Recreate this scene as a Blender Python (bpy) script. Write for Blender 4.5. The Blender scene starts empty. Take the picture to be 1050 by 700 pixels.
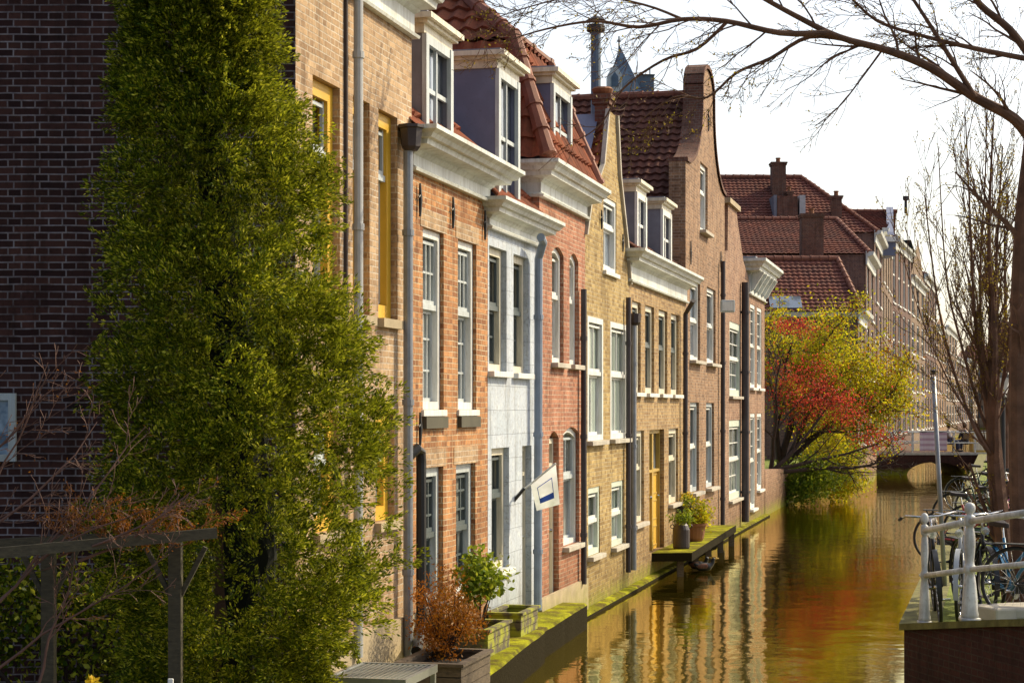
import bpy, bmesh, math, random
import numpy as np
from mathutils import Vector, Matrix, Quaternion
R = math.radians
rng = random.Random(7)
scn = bpy.context.scene
COL = scn.collection
F = 1900.0; EYE = 3.1; HY = 420.0
def at(px, py, Y): return Vector(((px-525)*Y/F, Y, EYE-(py-HY)*Y/F))

# ------------------------------------------------------------------ materials
def newmat(name):
    m = bpy.data.materials.new(name); m.use_nodes = True
    nt = m.node_tree; b = nt.nodes['Principled BSDF']
    return m, nt, b
def nd(nt, typ, **kw):
    n = nt.nodes.new(typ)
    for k, v in kw.items():
        if k in n.inputs: n.inputs[k].default_value = v
        else: setattr(n, k, v)
    return n
def C4(c): return (c[0], c[1], c[2], 1)
def mixc(nt, a, b, fac, mode='MIX'):
    m = nt.nodes.new('ShaderNodeMix'); m.data_type = 'RGBA'; m.blend_type = mode
    for sock, v in ((m.inputs['Factor'], fac), (m.inputs[6], a), (m.inputs[7], b)):
        if isinstance(v, (int, float)): sock.default_value = v
        elif isinstance(v, tuple): sock.default_value = C4(v)
        else: nt.links.new(v, sock)
    return m.outputs[2]
def ramp(nt, src, p0, p1, v0=0., v1=1.):
    m = nt.nodes.new('ShaderNodeMapRange'); m.clamp = True
    nt.links.new(src, m.inputs[0])
    m.inputs[1].default_value = p0; m.inputs[2].default_value = p1
    m.inputs[3].default_value = v0; m.inputs[4].default_value = v1
    return m.outputs[0]
def noise(nt, vec, scale, detail=4, rough=.55):
    n = nd(nt, 'ShaderNodeTexNoise'); n.inputs['Scale'].default_value = scale
    n.inputs['Detail'].default_value = detail; n.inputs['Roughness'].default_value = rough
    if vec is not None: nt.links.new(vec, n.inputs['Vector'])
    return n.outputs['Fac']
def mul(nt, a, b, op='MULTIPLY'):
    m = nt.nodes.new('ShaderNodeMath'); m.operation = op; m.use_clamp = False
    for s, v in ((m.inputs[0], a), (m.inputs[1], b)):
        if isinstance(v, (int, float)): s.default_value = v
        else: nt.links.new(v, s)
    return m.outputs[0]
def bump(nt, bsdf, h, strength=.5, dist=.01):
    b = nt.nodes.new('ShaderNodeBump'); b.inputs['Strength'].default_value = strength
    b.inputs['Distance'].default_value = dist
    nt.links.new(h, b.inputs['Height']); nt.links.new(b.outputs[0], bsdf.inputs['Normal'])
def pos(nt): return nt.nodes.new('ShaderNodeNewGeometry').outputs['Position']
def zed(nt, p):
    s = nt.nodes.new('ShaderNodeSeparateXYZ'); nt.links.new(p, s.inputs[0]); return s.outputs[2]
MOSS = (.30, .31, .015)
def plain(name, col, rough=.6, metal=0., var=.25, scale=3., bumpd=0., moss=False, dirt=(.5,.45,.38), streak=0.):
    m, nt, b = newmat(name); p = pos(nt)
    n1 = noise(nt, p, scale, 5); f = ramp(nt, n1, .35, .7)
    dark = tuple(c*(1-var) for c in col)
    c = mixc(nt, dark, col, f)
    n2 = noise(nt, p, scale*9, 3); c = mixc(nt, c, tuple(q*w for q, w in zip(col, dirt)), ramp(nt, n2, .58, .78, 0, var*1.4))
    if streak:
        stv = nt.nodes.new('ShaderNodeVectorMath'); stv.operation = 'MULTIPLY'; nt.links.new(p, stv.inputs[0]); stv.inputs[1].default_value = (9, 9, 1.1)
        c = mixc(nt, c, mixc(nt, c, (.42, .38, .30), 1.0, 'MULTIPLY'), ramp(nt, noise(nt, stv.outputs[0], 1.3, 6, .7), .46, .72, 0, streak))
    if moss:
        z = zed(nt, p); fz = ramp(nt, z, .75, .1); nn = noise(nt, p, 5, 5, .65)
        c = mixc(nt, c, mixc(nt, (.12,.12,.012), MOSS, n2), ramp(nt, mul(nt, fz, nn), .16, .5, 0, .8))
    nt.links.new(c, b.inputs['Base Color']); b.inputs['Roughness'].default_value = rough
    b.inputs['Metallic'].default_value = metal
    if bumpd: bump(nt, b, noise(nt, p, scale*12, 4), .6, bumpd)
    return m
def brick(name, c1, c2, mortar, rw=.062, bw=.215, ms=.007, moss=True, stain=.5, mortar_smooth=.3, bias=0.):
    m, nt, b = newmat(name)
    uv = nt.nodes.new('ShaderNodeUVMap').outputs[0]
    p = pos(nt)
    # slight warp so courses are not ruler straight
    w = nt.nodes.new('ShaderNodeVectorMath'); w.operation = 'MULTIPLY_ADD'
    nz = nd(nt, 'ShaderNodeTexNoise'); nz.inputs['Scale'].default_value = 2.2; nt.links.new(p, nz.inputs['Vector'])
    nt.links.new(nz.outputs['Color'], w.inputs[0]); w.inputs[1].default_value = (.016, .016, 0); nt.links.new(uv, w.inputs[2])
    br = nd(nt, 'ShaderNodeTexBrick'); nt.links.new(w.outputs[0], br.inputs['Vector'])
    br.inputs['Scale'].default_value = 1; br.inputs['Brick Width'].default_value = bw
    br.inputs['Row Height'].default_value = rw; br.inputs['Mortar Size'].default_value = ms
    br.inputs['Mortar Smooth'].default_value = mortar_smooth; br.inputs['Bias'].default_value = bias
    br.offset = .5; br.squash = .52; br.squash_frequency = 2
    br.inputs['Color1'].default_value = C4(c1); br.inputs['Color2'].default_value = C4(c2)
    br.inputs['Mortar'].default_value = C4(mortar)
    basec = mixc(nt, br.outputs['Color'], tuple((a_+b_)*.42 for a_, b_ in zip(c1, c2)), mul(nt, br.outputs['Fac'], ramp(nt, noise(nt, p, 2.1, 5, .7), .42, .66, 0, .85)))
    big = noise(nt, p, .9, 5, .6); c = mixc(nt, basec, mixc(nt, basec, (.42, .36, .34), 1.0, 'MULTIPLY'), ramp(nt, big, .45, .72, 0, stain))
    sm = noise(nt, p, 9, 4, .7); c = mixc(nt, c, mixc(nt, c, (1.35, 1.28, 1.15), 1.0, 'MULTIPLY'), ramp(nt, sm, .5, .75, 0, .8))
    sm2 = noise(nt, p, 23, 3, .7); c = mixc(nt, c, mixc(nt, c, (.5, .45, .42), 1.0, 'MULTIPLY'), ramp(nt, sm2, .52, .7, 0, .7))
    stv = nt.nodes.new('ShaderNodeVectorMath'); stv.operation = 'MULTIPLY'; nt.links.new(p, stv.inputs[0]); stv.inputs[1].default_value = (3.2, 3.2, .35)
    c = mixc(nt, c, mixc(nt, c, (.42, .38, .34), 1.0, 'MULTIPLY'), ramp(nt, noise(nt, stv.outputs[0], 1.6, 5, .65), .5, .72, 0, .75))
    if moss:
        z = zed(nt, p)
        damp = ramp(nt, z, 1.3, .2); c = mixc(nt, c, mixc(nt, c, (.45, .42, .3), 1.0, 'MULTIPLY'), mul(nt, damp, .7))
        fz = ramp(nt, z, .62, .0); nn = noise(nt, p, 4, 5, .7)
        c = mixc(nt, c, mixc(nt, (.12,.12,.012), MOSS, sm), ramp(nt, mul(nt, fz, nn), .2, .5, 0, .85))
    nt.links.new(c, b.inputs['Base Color']); b.inputs['Roughness'].default_value = .88
    b.inputs['Specular IOR Level'].default_value = .25
    h = mixc(nt, mixc(nt, (1., 1., 1.), (0., 0., 0.), br.outputs['Fac']), sm2, .3)
    bump(nt, b, h, .7, .008)
    return m
def tiles(name, c1, c2, c3):
    m, nt, b = newmat(name); p = pos(nt)
    uv = nt.nodes.new('ShaderNodeUVMap').outputs[0]
    br = nd(nt, 'ShaderNodeTexBrick'); nt.links.new(uv, br.inputs['Vector'])
    br.inputs['Scale'].default_value = 1; br.inputs['Brick Width'].default_value = .24
    br.inputs['Row Height'].default_value = .31; br.inputs['Mortar Size'].default_value = .0; br.offset = 0
    br.inputs['Color1'].default_value = C4(c1); br.inputs['Color2'].default_value = C4(c2)
    n = noise(nt, p, 1.3, 5, .6); c = mixc(nt, br.outputs['Color'], c3, ramp(nt, n, .42, .7, 0, .75))
    n2 = noise(nt, p, 14, 4, .7); c = mixc(nt, c, tuple(q*.35 for q in c3), ramp(nt, n2, .5, .75, 0, .7))
    n3 = noise(nt, p, 5, 4, .7); c = mixc(nt, c, (.16, .15, .06), ramp(nt, n3, .6, .75, 0, .45))
    nt.links.new(c, b.inputs['Base Color']); b.inputs['Roughness'].default_value = .88; b.inputs['Specular IOR Level'].default_value = .2
    bump(nt, b, n2, .4, .008)
    return m
def glass(name, dark, pale, thr=.5, rough=.04, scale=.8):
    m, nt, b = newmat(name); p = pos(nt)
    sc = nt.nodes.new('ShaderNodeVectorMath'); sc.operation = 'MULTIPLY'; nt.links.new(p, sc.inputs[0]); sc.inputs[1].default_value = (1, 1, .55)
    n = noise(nt, sc.outputs[0], scale*1.6, 3, .5)
    wv = nt.nodes.new('ShaderNodeTexWave'); wv.inputs['Scale'].default_value = 6; wv.inputs['Distortion'].default_value = 3; wv.inputs['Detail'].default_value = 2
    sv = nt.nodes.new('ShaderNodeVectorMath'); sv.operation = 'MULTIPLY'; nt.links.new(p, sv.inputs[0]); sv.inputs[1].default_value = (1, 1, .03); nt.links.new(sv.outputs[0], wv.inputs['Vector'])
    fold = mixc(nt, pale, tuple(q*.55 for q in pale), wv.outputs['Fac'])
    oi = nt.nodes.new('ShaderNodeObjectInfo'); n = mul(nt, n, mul(nt, mul(nt, oi.outputs['Random'], .5, 'SUBTRACT'), .42), 'ADD')
    c = mixc(nt, dark, fold, ramp(nt, n, thr-.05, thr+.05))
    nt.links.new(c, b.inputs['Base Color']); b.inputs['Roughness'].default_value = .35
    b.inputs['Coat Weight'].default_value = 1; b.inputs['Coat Roughness'].default_value = rough; b.inputs['Coat IOR'].default_value = 1.6
    bn = nt.nodes.new('ShaderNodeBump'); bn.inputs['Strength'].default_value = .25; bn.inputs['Distance'].default_value = .01
    nt.links.new(noise(nt, p, 2.4, 2), bn.inputs['Height']); nt.links.new(bn.outputs[0], b.inputs['Coat Normal'])
    return m
def leafmat(name, cols, trans=.5, rough=.5, glow=.22):
    m, nt, b = newmat(name)
    g = nt.nodes.new('ShaderNodeNewGeometry'); rr = nt.nodes.new('ShaderNodeValToRGB')
    nt.links.new(g.outputs['Random Per Island'], rr.inputs[0])
    el = rr.color_ramp.elements
    el[0].color = C4(cols[0]); el[1].color = C4(cols[-1])
    for i, c in enumerate(cols[1:-1]):
        e = el.new((i+1)/(len(cols)-1)); e.color = C4(c)
    n = noise(nt, g.outputs['Position'], 1.6, 4)
    c = mixc(nt, rr.outputs[0], mixc(nt, rr.outputs[0], (.45, .5, .4), 1., 'MULTIPLY'), ramp(nt, n, .4, .65))
    nt.links.new(c, b.inputs['Base Color']); b.inputs['Roughness'].default_value = rough; b.inputs['Specular IOR Level'].default_value = .15
    t = nt.nodes.new('ShaderNodeBsdfTranslucent'); nt.links.new(mixc(nt, c, (.9, .85, .05), glow, 'MIX'), t.inputs[0])
    mx = nt.nodes.new('ShaderNodeMixShader'); mx.inputs[0].default_value = trans
    nt.links.new(b.outputs[0], mx.inputs[1]); nt.links.new(t.outputs[0], mx.inputs[2])
    nt.links.new(mx.outputs[0], nt.nodes['Material Output'].inputs[0])
    return m
def woodmat(name, col, moss=0.):
    m, nt, b = newmat(name); p = pos(nt)
    sv = nt.nodes.new('ShaderNodeVectorMath'); sv.operation = 'MULTIPLY'; nt.links.new(p, sv.inputs[0]); sv.inputs[1].default_value = (4, 4, 14)
    n = noise(nt, sv.outputs[0], 4, 5, .7)
    c = mixc(nt, tuple(q*.45 for q in col), col, ramp(nt, n, .35, .65))
    if moss: c = mixc(nt, c, MOSS, ramp(nt, noise(nt, p, 6, 4), .62-moss*.3, .72-moss*.2))
    nt.links.new(c, b.inputs['Base Color']); b.inputs['Roughness'].default_value = .8
    bump(nt, b, n, .5, .006); return m

M = {}
M['brickA'] = brick('brick_tan', (.54,.37,.22), (.33,.21,.12), (.58,.50,.40), stain=.4)
M['brickAside'] = brick('brick_painted_shade', (.026,.009,.009), (.075,.030,.024), (.26,.23,.25), stain=.6, ms=.0075, rw=.063, bw=.225)  # same brick as the facade, with the end wall's shade put into its colours
M['brickB'] = brick('brick_orange', (.56,.27,.11), (.26,.105,.045), (.56,.45,.30), stain=.45)
M['brickD'] = brick('brick_pink', (.50,.22,.13), (.29,.115,.07), (.54,.42,.32), stain=.4)
M['brickE'] = brick('brick_yellow', (.52,.38,.16), (.26,.165,.06), (.50,.41,.26), stain=.4)
M['brickF'] = brick('brick_ochre', (.50,.34,.16), (.26,.155,.075), (.46,.37,.25), stain=.4)
M['brickG'] = brick('brick_brown', (.40,.24,.14), (.20,.115,.07), (.42,.33,.25), stain=.4)
M['brickH'] = brick('brick_rose_brown', (.40,.235,.15), (.22,.12,.08), (.44,.34,.27), stain=.4)
M['brickFar'] = brick('brick_far', (.20,.11,.085), (.12,.07,.06), (.22,.17,.15), stain=.3)
M['brickFar2'] = brick('brick_far_ochre', (.30,.21,.14), (.2,.13,.09), (.28,.23,.19), stain=.3)
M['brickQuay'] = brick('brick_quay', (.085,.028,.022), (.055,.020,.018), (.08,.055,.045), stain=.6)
M['stoneC'] = plain('stone_block_paint', (.60,.62,.64), .8, var=.14, scale=1.5, bumpd=.003, moss=True)
# block joints on the painted house
def blockmat():
    m = brick('painted_block', (.52,.57,.65), (.48,.54,.62), (.36,.40,.47), rw=.30, bw=.62, ms=.005, stain=.12)
    return m
M['block'] = blockmat()
M['cream'] = plain('paint_cream', (.76,.70,.55), .5, var=.16, scale=2.5, streak=.6)
M['white'] = plain('paint_white', (.80,.80,.77), .5, var=.12, scale=2.5, streak=.5)
M['greywhite'] = plain('paint_grey_white', (.55,.60,.62), .5, var=.18, scale=2.0, streak=.5)
M['greenwhite'] = plain('paint_green_white', (.62,.68,.58), .5, var=.15, scale=3)
M['corn'] = plain('cornice_paint', (.76,.79,.76), .55, var=.3, scale=1.4, dirt=(.6,.5,.3), streak=.65)
M['darkframe'] = plain('paint_slate', (.10,.125,.13), .4, var=.2)
M['yellow'] = plain('paint_yellow', (.72,.42,.03), .5, var=.15)
M['ochre'] = plain('paint_ochre', (.55,.36,.07), .5, var=.2)
M['sand'] = plain('stone_sand', (.48,.38,.24), .85, var=.3, scale=4, bumpd=.004, moss=True)
M['sill'] = plain('sill_stone', (.55,.50,.42), .8, var=.3, scale=4)
M['darksill'] = plain('sill_dark', (.09,.08,.05), .8, var=.3, scale=4)
M['lead'] = plain('lead_grey', (.20,.205,.25), .5, var=.3, scale=3)
M['leadblue'] = plain('lead_blue', (.17,.19,.30), .45, var=.25, scale=3)
M['slate'] = plain('slate_blue', (.11,.17,.25), .5, var=.35, scale=2)
M['zinc'] = plain('zinc_pipe', (.30,.32,.36), .4, metal=.3, var=.25, scale=6)
M['palepipe'] = plain('pale_pipe', (.5,.5,.5), .5, var=.2, scale=6)
M['bluepipe'] = plain('blue_pipe', (.26,.32,.42), .5, var=.2, scale=6)
M['darkpipe'] = plain('dark_pipe', (.055,.04,.045), .5, var=.3, scale=6)
M['iron'] = plain('iron_black', (.015,.015,.017), .5, var=.2)
M['tileA'] = tiles('roof_tile_red', (.30,.085,.038), (.20,.055,.028), (.13,.048,.03))
M['tileG'] = tiles('roof_tile_brown', (.145,.052,.034), (.10,.036,.026), (.07,.032,.026))
M['tileK'] = tiles('roof_tile_far', (.20,.066,.046), (.14,.047,.037), (.09,.042,.038))
M['ridge'] = plain('ridge_tile', (.27,.085,.045), .7, var=.4, scale=5)
M['glass'] = glass('glass_dark', (.012,.018,.02), (.42,.43,.38), .54)
M['glassp'] = glass('glass_curtained', (.05,.065,.06), (.50,.60,.52), .40)
M['glassb'] = glass('glass_blue', (.02,.03,.045), (.25,.32,.42), .5)
M['glassf'] = glass('glass_far', (.03,.04,.05), (.3,.33,.36), .5)
M['chimney'] = brick('brick_chimney', (.20,.09,.06), (.13,.06,.045), (.2,.16,.13), moss=False)
M['terracotta'] = plain('terracotta', (.30,.12,.05), .8, var=.3)
M['wood'] = woodmat('weathered_wood', (.14,.10,.065)); M['wooddark'] = woodmat('dark_pergola_wood', (.075,.062,.036))
M['woodmoss'] = woodmat('mossy_planter_wood', (.13,.105,.06), .55)
M['steel'] = plain('galvanised', (.42,.44,.42), .35, metal=.7, var=.2)
M['ledge'] = plain('ledge_moss', (.42,.42,.02), .95, var=.6, scale=2.2, bumpd=.03, dirt=(.45,.35,.3))
def topmoss_side_shade(key):  # moss and brown patches on top; shade on upright sides painted in dark
    m = M[key]; nt = m.node_tree; b = nt.nodes['Principled BSDF']; src = b.inputs['Base Color'].links[0].from_socket
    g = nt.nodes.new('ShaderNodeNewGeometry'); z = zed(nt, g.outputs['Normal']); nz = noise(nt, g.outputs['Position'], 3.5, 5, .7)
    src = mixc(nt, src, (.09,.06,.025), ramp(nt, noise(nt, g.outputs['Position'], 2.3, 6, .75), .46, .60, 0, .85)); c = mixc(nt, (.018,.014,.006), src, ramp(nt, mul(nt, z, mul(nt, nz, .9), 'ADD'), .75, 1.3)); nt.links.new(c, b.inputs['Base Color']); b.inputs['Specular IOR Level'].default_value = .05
topmoss_side_shade('ledge')
M['stone'] = plain('coping_stone', (.22,.20,.05), .9, var=.6, scale=5, bumpd=.01)
M['grass'] = plain('grass_ground', (.22,.27,.02), .95, var=.5, scale=4, bumpd=.03)
M['paving'] = brick('paving', (.17,.125,.10), (.12,.095,.08), (.09,.08,.06), rw=.1, bw=.2, moss=False)
M['soil'] = plain('soil', (.03,.022,.015), .95, var=.4, bumpd=.02)
M['bark'] = plain('bark', (.19,.095,.055), .9, var=.5, scale=6, bumpd=.012)
M['barkfar'] = plain('bark_far', (.06,.035,.025), .9, var=.4, scale=6)
M['twig'] = plain('twig_orange', (.30,.11,.035), .8, var=.4, scale=6)
M['twigpale'] = plain('twig_pale', (.16,.08,.06), .8, var=.3, scale=6)
M['black'] = plain('rubber', (.012,.012,.013), .6, var=.2)
M['chrome'] = plain('chrome', (.6,.6,.6), .2, metal=1., var=.1)
M['railpaint'] = plain('rail_white', (.74,.74,.73), .45, var=.4, scale=5, dirt=(.30,.17,.09), streak=.7)
M['thuja'] = leafmat('thuja_leaf', [(.006,.026,.002), (.015,.048,.002), (.045,.10,.003), (.13,.19,.004), (.45,.46,.015), (.80,.72,.10)], .36, .5)  # palest ramp colours paint the sun glints on the sprays
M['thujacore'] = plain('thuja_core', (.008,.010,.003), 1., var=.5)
M['leafg'] = leafmat('leaf_green', [(.03,.10,.01), (.10,.19,.015), (.25,.30,.03)], .45)
M['leafy'] = leafmat('leaf_yellow', [(.20,.24,.008), (.44,.42,.012), (.60,.48,.015), (.58,.30,.015)], .6, glow=.14)
M['leafo'] = leafmat('leaf_orange', [(.22,.075,.012), (.42,.14,.015), (.30,.13,.012)], .45, glow=.0)
M['leafr'] = leafmat('leaf_red', [(.28,.022,.018), (.60,.055,.045), (.66,.09,.07), (.46,.14,.03)], .58, glow=.0)
M['leafd'] = leafmat('leaf_dark', [(.04,.09,.006), (.10,.17,.008), (.28,.30,.015)], .5)
M['bud'] = leafmat('bud', [(.24,.17,.02), (.26,.11,.03)], .5)
M['petalw'] = leafmat('petal_white', [(.6,.6,.5), (.7,.65,.5)], .4)
M['petaly'] = leafmat('petal_yellow', [(.7,.4,.02), (.8,.55,.03)], .4)

# ------------------------------------------------------------------ mesh builder
class MB:
    def __init__(s): s.v = []; s.f = []
    def add(s, vs, fs):
        o = len(s.v); s.v.extend([tuple(x) for x in vs]); s.f.extend([tuple(i+o for i in f) for f in fs]); return s
    def box(s, x0, x1, y0, y1, z0, z1):
        return s.add([(x0,y0,z0),(x1,y0,z0),(x1,y1,z0),(x0,y1,z0),(x0,y0,z1),(x1,y0,z1),(x1,y1,z1),(x0,y1,z1)],
                     [(0,3,2,1),(4,5,6,7),(0,1,5,4),(1,2,6,5),(2,3,7,6),(3,0,4,7)])
    def poly(s, pts): return s.add(pts, [tuple(range(len(pts)))])
    def prism_y(s, pts, y0, y1):      # polygon in x,z, extruded along y
        n = len(pts); vs = [(x, y0, z) for x, z in pts] + [(x, y1, z) for x, z in pts]
        fs = [tuple(range(n)), tuple(range(2*n-1, n-1, -1))] + [(i, (i+1) % n, n+(i+1) % n, n+i) for i in range(n)]
        return s.add(vs, fs)
    def prism_x(s, pts, x0, x1):      # polygon in y,z
        n = len(pts); vs = [(x0, y, z) for y, z in pts] + [(x1, y, z) for y, z in pts]
        fs = [tuple(range(n)), tuple(range(2*n-1, n-1, -1))] + [(i, (i+1) % n, n+(i+1) % n, n+i) for i in range(n)]
        return s.add(vs, fs)
    def tube(s, pts, rad, n=6, cap=True):
        pts = [Vector(p) for p in pts]
        if not isinstance(rad, (list, tuple)): rad = [rad]*len(pts)
        o = len(s.v); up = None
        for i, p in enumerate(pts):
            d = (pts[min(i+1, len(pts)-1)] - pts[max(i-1, 0)])
            if d.length < 1e-9: d = Vector((0, 0, 1))
            d.normalize()
            if up is None: up = d.orthogonal().normalized()
            else:
                up = up - d*up.dot(d)
                up = up.normalized() if up.length > 1e-6 else d.orthogonal().normalized()
            w = d.cross(up)
            for k in range(n):
                a = 2*math.pi*k/n
                s.v.append(tuple(p + (up*math.cos(a)+w*math.sin(a))*rad[i]))
        for i in range(len(pts)-1):
            for k in range(n):
                a = o+i*n+k; b = o+i*n+(k+1) % n
                s.f.append((a, b, b+n, a+n))
        if cap and n > 2:
            s.f.append(tuple(o+k for k in range(n-1, -1, -1))); e = o+(len(pts)-1)*n
            s.f.append(tuple(e+k for k in range(n)))
        return s
    def lathe(s, prof, c=(0,0,0), n=16):
        o = len(s.v)
        for r, z in prof:
            for k in range(n):
                a = 2*math.pi*k/n; s.v.append((c[0]+r*math.cos(a), c[1]+r*math.sin(a), c[2]+z))
        for i in range(len(prof)-1):
            for k in range(n):
                a = o+i*n+k; b = o+i*n+(k+1) % n; s.f.append((a, b, b+n, a+n))
        s.f.append(tuple(o+k for k in range(n-1, -1, -1))); e = o+(len(prof)-1)*n
        s.f.append(tuple(e+k for k in range(n)))
        return s
    def torus(s, c, R_, r, axis='x', n=24, m=6):
        o = len(s.v)
        for i in range(n):
            a = 2*math.pi*i/n
            for k in range(m):
                b = 2*math.pi*k/m; rr = R_+r*math.cos(b); h = r*math.sin(b)
                if axis == 'x': p = (c[0]+h, c[1]+rr*math.cos(a), c[2]+rr*math.sin(a))
                elif axis == 'y': p = (c[0]+rr*math.cos(a), c[1]+h, c[2]+rr*math.sin(a))
                else: p = (c[0]+rr*math.cos(a), c[1]+rr*math.sin(a), c[2]+h)
                s.v.append(p)
        for i in range(n):
            for k in range(m):
                s.f.append((o+i*m+k, o+((i+1) % n)*m+k, o+((i+1) % n)*m+(k+1) % m, o+i*m+(k+1) % m))
        return s
    def xf(s, mat):
        s.v = [tuple(mat @ Vector(p)) for p in s.v]; return s
    def build(s, name, mat, parent=None, smooth=False, uv=True, bevel=0., fix=True):
        me = bpy.data.meshes.new(name); me.from_pydata(s.v, [], s.f); me.validate()
        if fix:
            bm = bmesh.new(); bm.from_mesh(me); bmesh.ops.recalc_face_normals(bm, faces=bm.faces); bm.to_mesh(me); bm.free()
        return finish(name, me, mat, parent, smooth, uv, bevel)
def finish(name, me, mat, parent=None, smooth=False, uv=True, bevel=0.):
    me.update()
    if uv and len(me.polygons) < 60000:
        l = me.uv_layers.new(name='UVMap'); V = me.vertices
        for p in me.polygons:
            n = p.normal
            if abs(n.z) > .95: t = Vector((1, 0, 0)); b = Vector((0, 1, 0))
            else:
                t = Vector((-n.y, n.x, 0)).normalized()
                if t.x+t.y*.5 < 0: t = -t
                b = n.cross(t)
                if b.z < 0: b = -b
            for li in p.loop_indices:
                co = V[me.loops[li].vertex_index].co; l.data[li].uv = (co.dot(t)+50, co.dot(b)+50)
    me.materials.append(M[mat] if isinstance(mat, str) else mat)
    if smooth: me.polygons.foreach_set('use_smooth', [True]*len(me.polygons))
    o = bpy.data.objects.new(name, me); COL.objects.link(o)
    if parent is not None: o.parent = parent
    if bevel:
        md = o.modifiers.new('bevel', 'BEVEL'); md.width = bevel; md.segments = 2; md.limit_method = 'ANGLE'
    return o
def tag(o, label, cat, group=None):
    o['label'] = label; o['category'] = cat
    if group: o['group'] = group
    return o
def thing(name, label, cat, loc=(0,0,0), rz=0., group=None):
    o = bpy.data.objects.new(name, None); COL.objects.link(o); o.location = loc; o.rotation_euler = (0, 0, rz)
    o.empty_display_size = .2
    return tag(o, label, cat, group)
def struct(o): o['kind'] = 'structure'; return o
def dup(root, loc=None, rz=None, label=None, mats=None):
    def rec(o, par):
        c = o.copy(); COL.objects.link(c); c.parent = par
        for ch in list(o.children): rec(ch, c)
        return c
    r = rec(root, None)
    if loc is not None: r.location = loc
    if rz is not None: r.rotation_euler = (0, 0, rz)
    if label: r['label'] = label
    return r

# ------------------------------------------------------------------ facade plane helpers
UX, UY = .2353, .9719
def lineY(px, off=5.7): return F*off/(985-px)
class House:
    def __init__(s, name, label, px0, px1, depth=7., off=5.7, cat='house', group='canal houses in the left row'):
        s.off = off
        Y0 = lineY(px0, off); s.P = Vector((.2421*Y0-off, Y0, 0)); s.w = 0
        s.w = s.u(px1); s.depth = depth
        s.root = thing(name, label, cat, s.P, math.atan2(UY, UX), group)
    def u(s, px, o=0.):
        r = (px-525)/F
        return (s.P.x+UY*o-r*s.P.y+UX*r*o)/(UY*r-UX)
    def z(s, px, py, o=0.):
        Yw = s.P.y+UY*s.u(px, o)-UX*o
        return EYE+(HY-py)*Yw/F

def fill_poly(outer, holes, y=0., reveal=.14):
    """wall face in the x,z plane with openings and their reveals"""
    bm = bmesh.new(); E = []
    def loop(pts):
        vs = [bm.verts.new((x, y, z)) for x, z in pts]
        for i in range(len(vs)): E.append(bm.edges.new((vs[i], vs[(i+1) % len(vs)])))
    loop(outer)
    for h in holes: loop(h)
    bmesh.ops.triangle_fill(bm, edges=E, use_beauty=True)
    mb = MB(); bm.verts.index_update()
    mb.add([v.co for v in bm.verts], [tuple(v.index for v in f.verts) for f in bm.faces]); bm.free()
    for h in holes:
        n = len(h)
        vs = [(x, y, z) for x, z in h]+[(x, y+reveal, z) for x, z in h]
        mb.add(vs, [(i, (i+1) % n, n+(i+1) % n, n+i) for i in range(n)])
    return mb
def rect(x0, x1, z0, z1, arch=0.):
    if not arch: return [(x0, z0), (x1, z0), (x1, z1), (x0, z1)]
    pts = [(x0, z0), (x1, z0)]; n = 8
    for i in range(n+1):
        t = i/n; pts.append((x1+(x0-x1)*t, z1-arch+arch*math.sin(math.pi*t)))
    return pts
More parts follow.
